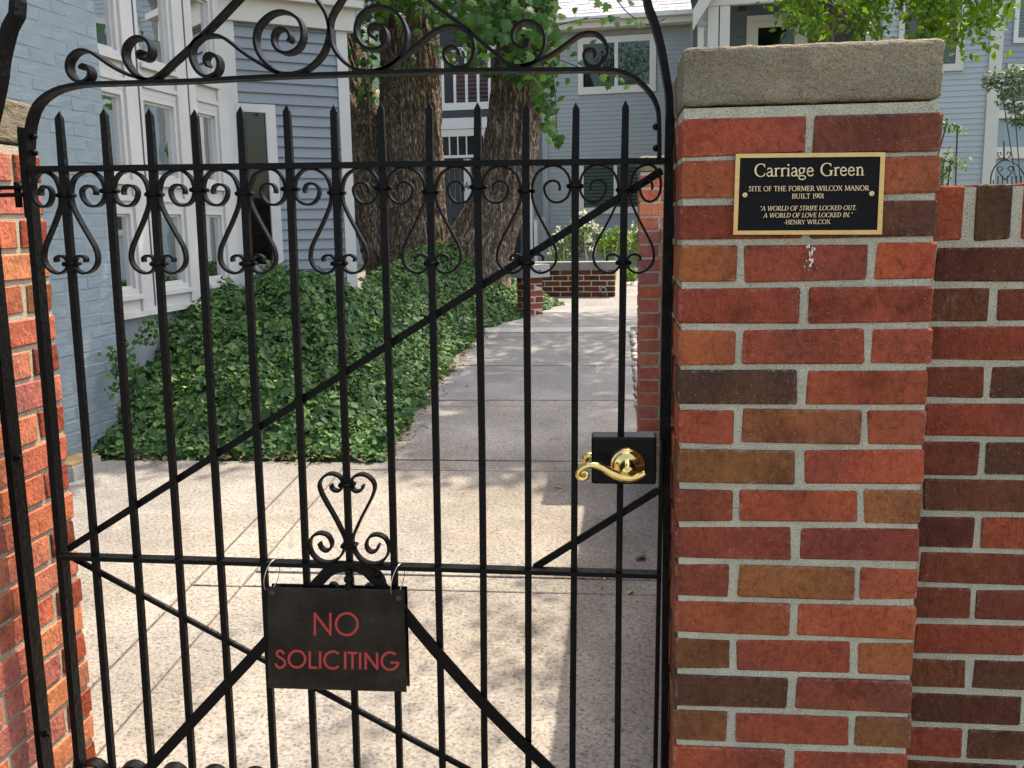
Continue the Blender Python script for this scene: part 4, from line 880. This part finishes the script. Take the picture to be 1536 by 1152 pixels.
# last house at the right edge
PZ = Pl(opt(1515, 150, 21), 75); zq = lambda x, y: PZ.uv(x, y)
eh = empty('house', tuple(PZ.pt(0, .4)), 'blue house at the far right edge above the brick wall', 'house')
siding(PZ, zq(1480,100)[0], zq(1640,100)[0], zq(1515,172)[1], ZR+2, .12, M['siding'], eh)
MB().pbox(PZ, zq(1480,100)[0], zq(1640,100)[0], .3, zq(1515,172)[1], -2, .0).build('body_wall', M['painted'], eh)
MB().pbox(PZ, zq(1480,100)[0], zq(1640,100)[0], zq(1515,178)[1], zq(1515,166)[1], .001, .09).build('belt_board', M['cream'], eh)
MB().pbox(PZ, zq(1480,100)[0], zq(1640,100)[0], zq(1515,238)[1], zq(1515,221)[1], .001, .07).build('belt_board', M['cream'], eh)
far_window(PZ, eh, ((1524,-30),(1600,66)), [((1530,-20),(1594,58))], M['white'], [M['white']], 16)
far_window(PZ, eh, ((1510,96),(1600,160)), [((1516,105),(1550,152)), ((1555,105),(1594,152))], M['cream'], [M['dim']], 10)
# small scrolled gate far behind the wall
PG = Pl(opt(1515, 250, 12), 92); ig = empty('iron_gate', tuple(PG.pt(0, .3)), 'distant small scrolled iron gate top above the wall at right', 'gate')
def gp(x, y): return PG.pt(*PG.uv(x, y), 0)
def gt(pts, r=.010): return MB().tube([gp(*p) for p in catmull(pts, 4)], r, 5)
gt([(1486,276),(1487,262),(1494,248),(1506,240),(1520,243),(1532,254),(1541,272)]).build('arch', M['blackpaint'], ig)
gt([(1506,240),(1506,222)]).build('finial_stem', M['blackpaint'], ig)
gt([(1506,211),(1506,215),(1506,222)]).build('finial', M['blackpaint'], ig)
for s in (-1, 1):
    gt([(1506,236),(1506+s*4,238),(1506+s*9,234),(1506+s*9,229),(1506+s*5,228),(1506+s*5,232)], .007).build('scroll', M['blackpaint'], ig)
    gt([(1508,270),(1508+s*7,262),(1508+s*12,254),(1508+s*8,249),(1508+s*4,253),(1508+s*8,257)], .008).build('scroll', M['blackpaint'], ig)
for x in range(1490, 1540, 7): gt([(x, 264 if x > 1495 else 270), (x, 300), (x, 420)], .008).build('picket', M['blackpaint'], ig)
# ================================================================== pier, planter, metal post
pier_c = onG(795, 474); pz = pier_c[2]
pier = empty('brick_pier', (pier_c[0], pier_c[1]+.12, pz), 'short brick pier with flat concrete light cap beside the path', 'pier')
ang = math.radians(38); pc = np.array([pier_c[0]-.01, pier_c[1]+.14, 0])
ZPc = opt(795, 413, 10)[2]; ZPc = onY(795, 417, pc[1]-.13)[2]
def rotp(x, y): return (pc[0]+x*math.cos(ang)-y*math.sin(ang), pc[1]+x*math.sin(ang)+y*math.cos(ang))
def rbox(cx, cy, hx, hy, z0, z1, name, mat, par, c=.004):
    m = MB().cbox(cx-hx, cx+hx, cy-hy, cy+hy, z0, z1, c); m.v = [(*rotp(a, b), z) for a, b, z in m.v]; return m.build(name, mat, par)
rbox(0, 0, .096, .096, pz-.03, ZPc, 'mortar', M['mortar'], pier)
nC = max(4, round((ZPc-pz)/CO)); cs = (ZPc-pz)/nC
for k_ in range(nC):
    z = pz+(k_+.5)*cs
    for s in (-1, 1):
        a = (0, s*.0535) if k_ % 2 else (s*.0535, 0); x, y = rotp(*a); brick(pier, x, y, z, ang+(0 if k_ % 2 else PI/2), alb(rnd.choice([(150,70,58),(130,58,50),(120,54,50)])))
cap = rbox(0, 0, .155, .155, ZPc+.002, onY(795, 400, pc[1]-.13)[2]+.02, 'cap', M['concrete_pale'], pier)
zc_ = (ZPc+onY(795, 400, pc[1]-.13)[2]+.02)/2
for a, hx, hy in (((0, -.1555), .04, .003), ((.1555, 0), .003, .04), ((-.1555, 0), .003, .04)): rbox(*a, hx, hy, zc_-.012, zc_+.012, 'light_slot', M['blackpaint'], cap, .0005)
YPl = onG(900, 446)[1]; zpl = gz(9)
pa, pb_ = onY(798, 420, YPl)[0], onY(922, 420, YPl+.1)[0]
plt = empty('brick_planter', ((pa+pb_)/2, YPl+.5, zpl), 'low brick planter wall with stone coping full of shrubs', 'planter')
ztp = onY(870, 405, YPl)[2]; ztc = onY(870, 393.5, YPl-.05)[2]
PLc = Pl((pb_, YPl), -84)                      # runs leftwards and slightly away
Lp = 1.5
MB().pbox(PLc, 0.004, Lp, zpl-.03, ztp, -.9, -.004).build('mortar', M['mortar'], plt)
nC = max(3, round((ztp-zpl)/CO)); cs = (ztp-zpl)/nC; aP = math.radians(-84)
for k_ in range(nC):
    u = 0 if k_ % 2 else -.1
    while u < Lp-.1:
        a, b = max(u, 0), u+BL
        if b-a > .05:
            me = rnd.choice(BR) if a == u else brick_mesh(rnd.randrange(999), b-a)
            brick(plt, *PLc.pt((a+b)/2, zpl+(k_+.5)*cs, -BW/2), PI/2-aP, alb(rnd.choice([(112,52,44),(98,48,42),(122,56,46),(104,56,50),(84,46,42)])), me)
        u += .2045
for i in range(5): MB().pbox(PLc, -.04+i*.31, -.04+i*.31+.305, ztp+.002, ztc, -.32, .035).build('coping_stone', M['concrete_grey'], plt)
P = PLc.pt(*PLc.uv(905, 435), .004); m = MB()
for q in range(13): pass
m.tube([(P[0]+.035*math.cos(q*PI/8), P[1]-.004, P[2]+.035*math.sin(q*PI/8)) for q in range(17)], .008, 6).build('drain_ring', M['concrete_pale'], plt, True)
MB().pbox(PLc, .1, Lp, ztp-.25, ztp-.05, -.85, -.32).build('soil', M['earth'], plt)
mp = onY(953, 490, Y3+W4+2.6)
m = MB(); m.box(X3+.02, X3+.055, Y3+W4+.02, Y3+W4+.055, gz(3.7)-.02, Z3-.12)
tag(m.build('metal_post', M['greymetal']), 'thin dark grey metal post behind the farther brick pillar', 'post')
# pebbles between path and wall beyond the far pillar
pr_ = random.Random(5); peb = []
for i in range(4):
    m = MB(); V = []; Fs = []; rr_ = random.Random(i)
    for a in range(5):
        th = PI*(a+.5)/5-PI/2
        for b in range(8): s = 1+rr_.uniform(-.12, .12); V.append((.5*s*math.cos(th)*math.cos(b*PI/4), .36*s*math.cos(th)*math.sin(b*PI/4), .28*s*math.sin(th)))
    for a in range(4):
        for b in range(8): Fs.append((a*8+b, a*8+(b+1) % 8, a*8+8+(b+1) % 8, a*8+8+b))
    Fs += [tuple(range(8))[::-1], tuple(32+b for b in range(8))]
    me = m.add(V, Fs).mesh('pebble', True); me.materials.append(M['pebble']); peb.append(me)
strip = empty('pebble_strip', (.1, 5.3, gz(5.3)), kind='structure')
MB().add([(.035, 3.34, gz(3.34)-.02), (.4, 3.34, gz(3.34)-.02), (.4, 7.3, gz(7.3)-.02), (.035, 7.3, gz(7.3)-.02)], [(0,1,2,3)]).build('soil', M['earth'], strip)
y = 3.75
while y < 7.05:
    for xx in (.075, .14, .205):
        s = pr_.uniform(.06, .1); inst(pr_.choice(peb), 'pebble', strip, (xx+pr_.uniform(-.015, .015), y+pr_.uniform(-.02, .02), gz(y)+.0), (pr_.uniform(-.3, .3), pr_.uniform(-.3, .3), pr_.uniform(0, 6)), None, (s, s, s))
    y += .082
# ================================================================== vegetation
from mathutils import noise as mnoise
OV = (np.array([(0,0,0),(-.30,.42,.07),(0,1.,-.06),(.30,.42,.07),(0,.5,-.01)]), [(0,3,4),(3,2,4),(2,1,4),(1,0,4)])
QD = (np.array([(-.33,0,0),(.33,0,.04),(.30,1,.0),(-.30,1,.05)]), [(0,1,2),(0,2,3)])
def leaf_mass(name, mat, parent, Cn, Nn, size, shape=OV, kind=None, seed=1, down=0.):
    g = np.random.default_rng(seed); Cn = np.array(Cn, float); N = len(Cn); Nn = np.array(Nn, float); Nn /= np.linalg.norm(Nn, axis=1)[:, None]+1e-9
    r = g.normal(size=(N, 3)); r[:, 2] -= down*2; d = r-(r*Nn).sum(1)[:, None]*Nn; d /= np.linalg.norm(d, axis=1)[:, None]+1e-9; b = np.cross(d, Nn)
    S, Fs = shape; k_ = len(S); sz = np.array(size)[:, None] if not np.isscalar(size) else np.full((N, 1), size)
    V = np.empty((N, k_, 3))
    for i, (x, y, z) in enumerate(S): V[:, i] = Cn+sz*(x*b+y*d+z*Nn)
    F_ = np.array(Fs); T = (np.arange(N)[:, None, None]*k_+F_[None]).reshape(-1, 3); V = V.reshape(-1, 3)
    L = wloc(parent); V -= np.array(L)
    me = bpy.data.meshes.new(name); me.vertices.add(len(V)); me.vertices.foreach_set('co', V.ravel()); me.loops.add(T.size); me.loops.foreach_set('vertex_index', T.ravel().astype(np.int32))
    me.polygons.add(len(T)); me.polygons.foreach_set('loop_start', np.arange(0, T.size, 3, dtype=np.int32)); me.polygons.foreach_set('loop_total', np.full(len(T), 3, dtype=np.int32))
    me.update(calc_edges=True); me.materials.append(mat); o = bpy.data.objects.new(name, me); COL.objects.link(o); o.parent = parent
    return tag(o, kind=kind)
rg = np.random.default_rng(11)
# ---- ground cover bed
def xhouse(Y):
    u = (Y-LQ.P[1])/LQ.t[1]; x = LQ.P[0]+LQ.t[0]*u
    if Y > LS.P[1]: x = max(x, min(LS.P[0]+(Y-LS.P[1])*math.tan(math.radians(52)), e2[0]))
    return x+.02
def xedge(Y): return -1.40 if Y < 7.2 else -1.40+(Y-7.2)*.24
def ss(t): t = min(1, max(0, t)); return t*t*(3-2*t)
YF = 3.36
def mound(X, Y):
    df = Y-YF; de = xedge(Y)-X; dh = X-xhouse(Y)
    h = (.32+.36*ss((Y-3.5)/1.7))*min(ss((df+.12)/.55), ss((de+.10)/1.0))
    n = mnoise.noise((X*3.1, Y*3.1, .5))*.12+mnoise.noise((X*7, Y*7, 3))*.085
    return max(.01, h+n*min(1, h/.2))
m = MB(); nx, ny = 40, 90
for j in range(ny+1):
    Y = YF-.02+(10.2-YF)*j/ny
    for i in range(nx+1):
        a, b = xhouse(Y)-.05, xedge(Y)+.02; X = a+(b-a)*i/nx; m.v.append((X, Y, gz(Y)-.015+max(0, mound(X, Y)-.10)))
m.f = [(j*(nx+1)+i, j*(nx+1)+i+1, (j+1)*(nx+1)+i+1, (j+1)*(nx+1)+i) for j in range(ny) for i in range(nx)]
tag(m.build('planting_bed', M['soil_ivy']), kind='structure')
Cn, Nn, Sz = [], [], []
NL = 100000
while len(Cn) < NL:
    t = rg.random(); Y = YF-.04+6.6*t**1.35; a, b = xhouse(Y), xedge(Y)+.05+.07*mnoise.noise((Y*2.3, 1.7, 0))+.05*mnoise.noise((Y*7.1, 4.7, 0))
    if rg.random() > (b-a)/2.2: continue
    X = a+(b-a)*rg.random(); h = mound(X, Y); e = .03
    gx_ = (mound(X+e, Y)-mound(X-e, Y))/(2*e); gy_ = (mound(X, Y+e)-mound(X, Y-e))/(2*e)
    nrm = np.array([-gx_*.8, -gy_*.8-.15, 1.])+rg.normal(size=3)*.55
    Cn.append((X, Y, gz(Y)+max(.004, h-rg.random()**1.5*.15+rg.random()*.03))); Nn.append(nrm); Sz.append(min(.085, .031*math.exp(rg.normal()*.42))*.94)
# a few shoots climbing at the corner of the brickwork
for (px, py0, py1) in ((147,600,515),(152,590,535),(168,560,505),(196,520,478),(206,505,470)):
    for q in range(46):
        t = rg.random(); P_ = LW.pt(*LW.uv(px+rg.normal()*5, py0+(py1-py0)*t), .05+rg.random()*.1); Cn.append(P_); Nn.append(rg.normal(size=3)+np.array([.5, -.8, .5])); Sz.append(rg.uniform(.02, .04))
RO = (np.array([(0,0,0),(-.36,.30,.06),(-.33,.66,.05),(0,1.,-.05),(.33,.66,.05),(.36,.30,.06)]), [(0,5,4),(0,4,3),(0,3,2),(0,2,1)])
ivy = leaf_mass('ground_cover', M['ivy'], None, Cn, Nn, Sz, RO, 'stuff', 3); tag(ivy, 'dense dark green ground cover between the blue house and the path', 'ground cover')
# lighter young tips
Cn2, Nn2, Sz2 = [], [], []
for q in range(1100):
    c = Cn[rg.integers(0, NL)]; h = mound(c[0], c[1])
    if h < .12: continue
    for z in range(5): Cn2.append((c[0]+rg.normal()*.012, c[1]+rg.normal()*.012, gz(c[1])+h+.02+rg.random()*.03)); Nn2.append((rg.normal()*.7, rg.normal()*.7-.2, 1)); Sz2.append(rg.uniform(.018, .034))
M['tip'] = leaf_mat('young_leaf', (.07, .15, .03), (.10, .20, .04), (.16, .26, .05), .3, .4)
o = leaf_mass('young_shoots', M['tip'], None, Cn2, Nn2, Sz2, OV, 'stuff', 4); tag(o, 'pale young shoot tips scattered over the ground cover', 'ground cover')
Cl, Nl, Sl = [], [], []
for q in range(150):
    y_ = rg.uniform(3.5, 7.5); x_ = rg.uniform(xhouse(y_)+.1, xedge(y_)-.05); Cl.append((x_, y_, gz(y_)+mound(x_, y_)+.01)); Nl.append((rg.normal()*.5, rg.normal()*.5-.2, 1)); Sl.append(rg.uniform(.025, .05))
for q in range(420):
    if rg.random() < .55: X, Y = rg.uniform(-2.95, -1.42), YF-.03+rg.normal()*.035
    else: Y = rg.uniform(3.4, 7.2); X = xedge(Y)+.05+abs(rg.normal())*.05
    Cl.append((X, Y, gz(Y)+.012+rg.random()*.02)); Nl.append((rg.normal()*.5, rg.normal()*.5, 1)); Sl.append(rg.uniform(.02, .05))
o = leaf_mass('leaf_litter', M['dryleaf'], None, Cl, Nl, Sl, OV, 'stuff', 5); tag(o, 'dry brown leaves along the edge of the planting bed', 'leaf litter')
# ---- the big tree
def trunk_mesh(path_px, name, par, seed, dist0=11, nA=150, sub=30):
    P = catmull([(x, y, wd, dd) for x, y, wd, dd in path_px], sub); m = MB(); V = []; Fs = []; n = len(P)
    cs = [opt(p[0], p[1], p[3]) for p in P]; rs = [p[2]/2/F_PX*p[3] for p in P]; L = 0
    for i in range(n):
        if i: L += np.linalg.norm(cs[i]-cs[i-1])
        for a in range(nA):
            th = 2*PI*a/nA; ca, sa = math.cos(th), math.sin(th); tw = th+L*.25
            r = rs[i]; q = Vector((math.cos(tw)*r*13+seed*7, math.sin(tw)*r*13, L*1.7)); q2 = Vector((math.cos(tw)*r*32, math.sin(tw)*r*32+seed, L*5.0))
            ridge = (1-abs(mnoise.noise(q))*2.4)*.036+(1-abs(mnoise.noise(q2))*2)*.020; lump = mnoise.noise(Vector((ca*1.3, sa*1.3, L*.9+seed)))*.06*r
            rr_ = r+ridge-.035+lump; V.append((cs[i][0]+rr_*ca, cs[i][1]+rr_*sa, cs[i][2]))
    for i in range(n-1):
        for a in range(nA): Fs.append((i*nA+a, i*nA+(a+1) % nA, (i+1)*nA+(a+1) % nA, (i+1)*nA+a))
    return m.add(V, Fs).build(name, M['bark'], par, True)
tb = opt(655, 455, 11.0); tree = empty('tree', (tb[0], tb[1], gz(9)), 'large old tree with three leaning trunks behind the ground cover', 'tree')
trunk_mesh([(625,470,150,11.2),(598,410,96,11.2),(570,330,84,11.2),(550,260,76,11.25),(536,190,70,11.3),(520,110,66,11.4),(500,20,62,11.5),(475,-90,58,11.7),(440,-260,50,12)], 'trunk', tree, 1)
trunk_mesh([(640,470,170,11.1),(628,410,120,11.1),(622,330,96,11.05),(620,260,92,11.05),(616,190,90,11.05),(614,110,88,11.05),(611,20,84,11.05),(606,-90,78,11.0),(600,-280,64,11.0)], 'trunk', tree, 2)
trunk_mesh([(690,478,170,10.9),(702,410,128,10.9),(724,350,102,10.85),(748,295,90,10.8),(761,240,83,10.75),(771,180,80,10.7),(781,115,82,10.65),(790,50,82,10.6),(800,-20,80,10.55),(815,-130,70,10.5),(840,-300,58,10.4)], 'trunk', tree, 3)
Cn, Nn, Sz = [], [], []
clumps = [(-1.6,4.9,6.7,.8,1.4,.6,2600),(-1.8,7.0,6.7,1.0,1.5,.7,2600),(-.45,7.0,6.9,1.0,1.6,.8,2500),(-.5,9.6,7.0,1.3,1.4,.8,1900),(1.35,7.2,7.0,.95,1.4,.7,3600),(1.3,6.0,7.0,.8,.65,.45,1300),(1.35,9.8,7.2,1.1,1.6,.9,2800),(-3.0,9.4,6.8,1.2,1.2,.7,700)]  # out-of-view clumps, laid out along sun rays to shade wall, bed and path
for (cx, cy, czz, rx, ry, rzz, n) in clumps:
    for q in range(n):
        v = rg.normal(size=3); v /= np.linalg.norm(v); v *= rg.random()**.45; Cn.append((cx+v[0]*rx, cy+v[1]*ry, czz+v[2]*rzz)); Nn.append(rg.normal(size=3)+np.array([0, 0, .8])); Sz.append(rg.uniform(.09, .17))
leaf_mass('crown', M['crown'], tree, Cn, Nn, Sz, OV, None, 6)
lm_ = MB()
for (x, y, dd), tgt in (((475,-90,11.7),(-3.2,8.4,6.6)), ((475,-90,11.7),(-2.2,9.6,6.6)), ((606,-90,11.),(-.8,11.2,7.4)), ((606,-90,11.),(-.8,8.4,6.9)), ((606,-90,11.),(-1.6,7.3,6.5)), ((815,-130,10.5),(.8,9.8,7.2)), ((815,-130,10.5),(.0,7.1,6.6)), ((815,-130,10.5),(1.4,11.4,7.3))):
    A = opt(x, y, dd); B = np.array(tgt); Md = (A+B)/2+np.array([0, 0, .3]); lm_.tube(catmull([A, Md, B], 5), list(np.linspace(.14, .03, 11)), 8)
lm_.build('limb', M['bark'], tree, True)
# ---- climbing vine: single lobed leaves
def lobed(seed):
    r = random.Random(seed); out = [(0,0),(-.16,-.12),(-.42,.02),(-.50,.30),(-.30,.40),(-.40,.66),(-.16,.70),(0,1.0),(.16,.70),(.40,.66),(.30,.40),(.50,.30),(.42,.02),(.16,-.12)]
    m = MB(); V = [(0, .35, .03)]+[(x*(1+r.uniform(-.08, .08)), y*(1+r.uniform(-.06, .06)), -.12*abs(x)-.10*max(0, y-.5)+r.uniform(-.03, .03)) for x, y in out]; n = len(out)
    m.add(V, [(0, 1+i, 1+(i+1) % n) for i in range(n)]); me = m.mesh('leaf'); me.materials.append(M['vine']); return me
VL = [lobed(i) for i in range(5)]
vine = empty('climbing_vine', tuple(opt(780, 120, 10.0)), 'broad leaved climbing vine hanging around the trunks at the top', 'vine')
rv = random.Random(21)
def vleaf(x, y, dist, s, hang=.7):
    P_ = opt(x, y, dist); f = -FWD+np.array([rv.uniform(-.8, .8), rv.uniform(-.4, .4), rv.uniform(-.2, 1.0)]); f /= np.linalg.norm(f)
    d = np.array([rv.uniform(-.8, .8), rv.uniform(-.5, .5), -hang]); d = d-(d@f)*f; d /= np.linalg.norm(d); b = np.cross(d, f)
    R_ = Matrix((( b[0], d[0], f[0]), (b[1], d[1], f[1]), (b[2], d[2], f[2]))); inst(rv.choice(VL), 'leaf', vine, P_, R_.to_euler(), None, (s, s, s))
def cluster(n, x0, x1, y0, y1, d0, d1, s0, s1):
    for q in range(n): vleaf(rv.uniform(x0, x1), rv.uniform(y0, y1), rv.uniform(d0, d1), rv.uniform(s0, s1))
cluster(46, 545, 680, -25, 28, 9.9, 10.5, .09, .15); cluster(104, 690, 835, -30, 60, 9.4, 10.2, .09, .16); cluster(34, 770, 838, 50, 120, 9.4, 10.1, .08, .13); cluster(22, 700, 770, 40, 112, 9.5, 10.1, .07, .12)
cluster(15, 803, 830, 118, 165, 9.6, 9.9, .08, .12); cluster(13, 812, 842, 160, 212, 9.5, 9.8, .08, .12); cluster(14, 528, 570, 30, 150, 10.2, 10.5, .06, .10); cluster(12, 600, 640, 40, 105, 9.8, 10.2, .06, .10); cluster(16, 640, 720, 20, 95, 9.7, 10.2, .08, .13)
for x, y in ((868,30),(878,26),(905,28),(918,24),(926,33),(955,30),(965,36),(946,28),(845,22),(855,40),(862,12),(900,2),(912,6),(930,-4),(948,2),(965,-6),(890,-8),(905,112),(915,124),(930,118),(942,128),(922,108),(936,110),(880,100),(870,92),(858,80),(890,60),(850,70),(846,95),(852,118)): vleaf(x, y, 9.0+rv.random()*.5, rv.uniform(.06, .10))
Cn, Nn, Sz = [], [], []
for (n, x0, x1, y0, y1, d0, d1) in ((620,690,832,-60,80,9.9,10.6),(150,765,836,50,125,9.8,10.3),(260,548,690,-60,26,10.2,10.8),(60,528,566,20,150,10.4,10.8),(40,806,836,110,200,9.8,10.0)):
    for q in range(n): Cn.append(opt(rg.uniform(x0, x1), rg.uniform(y0, y1), rg.uniform(d0, d1))); Nn.append(rg.normal(size=3)*.7+np.array([0, -1, .6])); Sz.append(rg.uniform(.07, .13))
M['vine_small'] = leaf_mat('vine_leaf_small', (.02, .065, .013), (.04, .105, .02), (.09, .17, .03), .3, .45)
leaf_mass('small_leaves', M['vine_small'], vine, Cn, Nn, Sz, OV, 'stuff', 15, .5)
for pts in ([(820,60),(832,130),(835,200)], [(700,40),(640,62),(600,52)], [(925,0),(940,18),(952,27),(966,36),(985,34),(998,28)], [(830,40),(870,30),(930,26)], [(840,90),(890,108),(940,118)], [(560,-10),(552,80),(556,210)], [(690,55),(650,72),(625,80)]):
    MB().tube(catmull([opt(x, y, 9.7) for x, y in pts], 5), .006, 5).build('stem', M['twig'], vine)
# flowering plants seen between the trunks
def bush(name, label, cat, base, spots, mat, parent_loc, flowers=0, fm='petal', seed=0, size=(.03, .06), group=None):
    g = np.random.default_rng(seed); e = empty(name, parent_loc, label, cat, group); Cn, Nn, Sz, Cf, Nf = [], [], [], [], []
    for (x, y, dd, rx, ry, n) in spots:
        for q in range(n):
            v = g.normal(size=3); v /= np.linalg.norm(v); v *= g.random()**.4; P_ = opt(x, y, dd)+np.array([v[0]*rx, v[1]*rx*.8, v[2]*ry]); Cn.append(P_); Nn.append(g.normal(size=3)*.8+v+np.array([0, 0, .6])); Sz.append(g.uniform(*size))
        for q in range(int(flowers)):
            v = g.normal(size=3); v[1] = -abs(v[1]); v[2] = abs(v[2]); v /= np.linalg.norm(v); c = opt(x, y, dd)+np.array([v[0]*rx, v[1]*rx*.8, v[2]*ry])
            for z in range(9): Cf.append(c+g.normal(size=3)*.018); Nf.append(g.normal(size=3)+v)
    leaf_mass('foliage', mat, e, Cn, Nn, Sz, OV, None, seed+1)
    if Cf: leaf_mass('flower_heads', M[fm], e, Cf, Nf, .035, QD, 'stuff', seed+2)
    b = np.array(parent_loc)
    for (x, y, dd, rx, ry, n) in spots[:3]: MB().tube([b+g.normal(size=3)*np.array([.04, .04, 0]), (b+opt(x, y, dd))/2+g.normal(size=3)*.05, opt(x, y, dd)], .005, 5).build('stem', M['twig'], e)
    return e
bush('flowering_shrub', 'white flowering climber glimpsed between left and middle trunks', 'shrub', None, [(556,70,15,.16,.3,220),(553,110,15,.2,.3,240),(562,150,15,.12,.3,140),(572,196,15,.1,.2,70)], M['shrub'], tuple(opt(560, 430, 15)), 5, seed=31)
pz_ = ztp+.0
def pbase(x): P_ = PLc.pt(PLc.uv(x, 400)[0], ztp-.1, -.55); return P_
bush('shrub', 'pale green rounded shrub at the left of the brick planter', 'shrub', None, [(846,366,15,.24,.26,700),(866,350,15,.2,.2,420),(838,382,15,.18,.14,260)], M['shrub'], pbase(850), 4, seed=41)
bush('shrub', 'tall shrub with white flower heads rising above the planter', 'shrub', None, [(876,336,15.2,.16,.18,260),(884,350,15.2,.2,.2,360),(878,372,15.1,.2,.2,360)], M['greyleaf'], pbase(880), 9, seed=44)
bush('shrub', 'bright yellow-green bush in the right half of the planter', 'shrub', None, [(912,372,15,.2,.18,520),(928,360,15.1,.22,.22,560),(905,356,15.2,.14,.16,240)], M['sunleaf'], pbase(915), 0, seed=47)
bush('shrub', 'leafy bush with pale flowers between the last picket and the pillar', 'shrub', None, [(958,370,16,.26,.3,620),(978,352,16,.22,.3,480),(962,350,16,.2,.18,240)], M['sunleaf'], tuple(opt(965, 420, 16)), 5, seed=50)
bush('shrub', 'dark green bush rising under the lower window near the pillar', 'shrub', None, [(985,325,17,.3,.4,500),(970,335,17,.2,.25,240)], M['ivy'], tuple(opt(985, 410, 17)), 2, seed=53)
bush('shrub', 'low sunlit grassy clump on the ground right of the planter', 'shrub', None, [(935,408,15,.22,.16,420),(946,414,14.8,.16,.1,260)], M['sunleaf'], tuple(opt(940, 422, 15)), 0, seed=56)
# ---- small tree behind the plaque pillar, sunlit leaves hanging over it
tbx = onY(1247, 300, 3.6); st_ = empty('small_tree', (tbx[0], 3.6, gz(3.6)), 'slender sunlit tree with yellow-green leaves hanging above the pillar cap', 'tree')
Tt = [np.array([tbx[0], 3.6, gz(3.6)]), onY(1250, 250, 3.6), onY(1247, 60, 3.55), onY(1252, -60, 3.6), onY(1270, -200, 3.7)]
MB().tube(catmull(Tt, 5), list(np.linspace(.016, .006, 21)), 8).build('trunk', M['twig'], st_, True)
Cn, Nn, Sz = [], [], []; br = MB(); gg = np.random.default_rng(77)
LB = [(1180,14),(1196,30),(1215,40),(1228,48),(1262,20),(1285,36),(1300,52),(1318,44),(1372,36),(1390,56),(1402,44),(1418,58),(1440,64),(1455,36),(1478,62),(1486,40),(1500,14)]
for bi, (x, yb) in enumerate(LB):
    dd = 5.2+gg.uniform(-.5, .7); top = opt(x+gg.uniform(-30, 30), -110-gg.uniform(0, 60), dd+.3); bot = opt(x, yb-8, dd); md = (top+bot)/2+np.array([gg.uniform(-.05, .05), 0, .1])
    C3 = catmull([Tt[3]+np.array([0, 0, .1]), top, md, bot], 8); br.tube(C3, list(np.linspace(.009, .002, len(C3))), 5)
    for q in range(470):
        t = gg.random()**.8; P_ = C3[min(len(C3)-1, int(len(C3)*(.33+.67*t)))]+gg.normal(size=3)*np.array([.05, .08, .05])
        Cn.append(P_); Nn.append(gg.normal(size=3)*.9+np.array([0, -.4, .5])); Sz.append(gg.uniform(.03, .062))
for q in range(900): Cn.append(np.array(opt(gg.uniform(1150, 1560), -120+gg.normal()*40, 5.4+gg.normal()*.4))); Nn.append(gg.normal(size=3)); Sz.append(gg.uniform(.04, .07))
for q in range(420): v = gg.normal(size=3); v /= np.linalg.norm(v); v *= gg.random()**.5; Cn.append(np.array((1.0, 3.0, 5.2))+v*np.array((1.0, 1.0, .4))); Nn.append(gg.normal(size=3)+np.array([0, 0, .6])); Sz.append(gg.uniform(.05, .09))  # unseen upper clump, added to dapple the near path
br.tube(catmull([Tt[4], (1.3, 3.0, 4.2), (1.25, 2.7, 5.2)], 5), .012, 6)
leaf_mass('crown', M['sunleaf'], st_, Cn, Nn, Sz, OV, None, 78, .4); br.build('branch', M['twig'], st_)
pod = peb[0].copy(); pod.materials.clear(); pod.materials.append(paint('purple_pod', (.07, .03, .04), .7))
for x, y in ((1243,6),(1251,10),(1262,24),(1268,20),(1256,4)):
    P_ = onY(x, y, 3.5); inst(pod, 'seed_pod', st_, P_, (1.2, .3, x), None, (.04, .028, .028))
bush('small_tree', 'grey-green small tree branch entering at the right edge', 'tree', None, [(1500,118,9,.16,.10,200),(1520,140,9,.18,.14,260),(1535,170,9,.16,.12,170),(1484,124,9,.1,.05,60),(1526,112,9,.14,.1,140),(1532,185,9,.1,.06,60)], M['greyleaf'], tuple(opt(1560, 500, 9)), 0, seed=61, size=(.03, .055))
bush('young_plant', 'thin twiggy plant peeking over the wall right of the pillar', 'plant', None, [(1420,186,6,.05,.05,40),(1436,196,6,.08,.04,34),(1426,240,6,.06,.09,60),(1442,246,6,.07,.06,46),(1416,262,6,.05,.06,44)], M['shrub'], tuple(opt(1412, 420, 6)), 0, seed=64, size=(.018, .035))
# ---- fallen leaves on the path
dl = MB(); S, Fs = OV; dl.add([(x*1.0, y-.5, z*2.2) for x, y, z in S], Fs); dm = dl.mesh('leaf'); dm.materials.append(M['dryleaf']); ym = dl.mesh('leaf'); ym.materials.append(M['yellowleaf'])
for x, y in ((893,549),(898,561),(837,732),(960,554),(905,867),(945,890)):
    P_ = onG(x, y); tag(inst(ym, 'fallen_leaf', None, (P_[0], P_[1], P_[2]+.004), (.15, .1, x), None, (.035, .05, .04)), 'small yellow leaf lying flat on the concrete path', 'leaf', 'yellow leaves on the path')
for x, y in ((640,642),(700,580),(903,883),(988,880),(728,941),(920,1082),(741,481)):
    P_ = onG(x, y); tag(inst(dm, 'fallen_leaf', None, (P_[0], P_[1], P_[2]+.004), (.2, .1, y), None, (.016, .03, .03)), 'tiny dark scrap of dry leaf on the concrete path', 'leaf', 'dark leaf scraps on the path')
P_ = onG(964, 835); gl = lobed(9); gl.materials.clear(); gl.materials.append(M['greyleaf'])
tag(inst(gl, 'fallen_leaf', None, (P_[0], P_[1], P_[2]+.012), (-.5, .5, 1.9), None, (.085, .085, .11)), 'curled grey-green fallen leaf near the lower right of the gate', 'leaf')
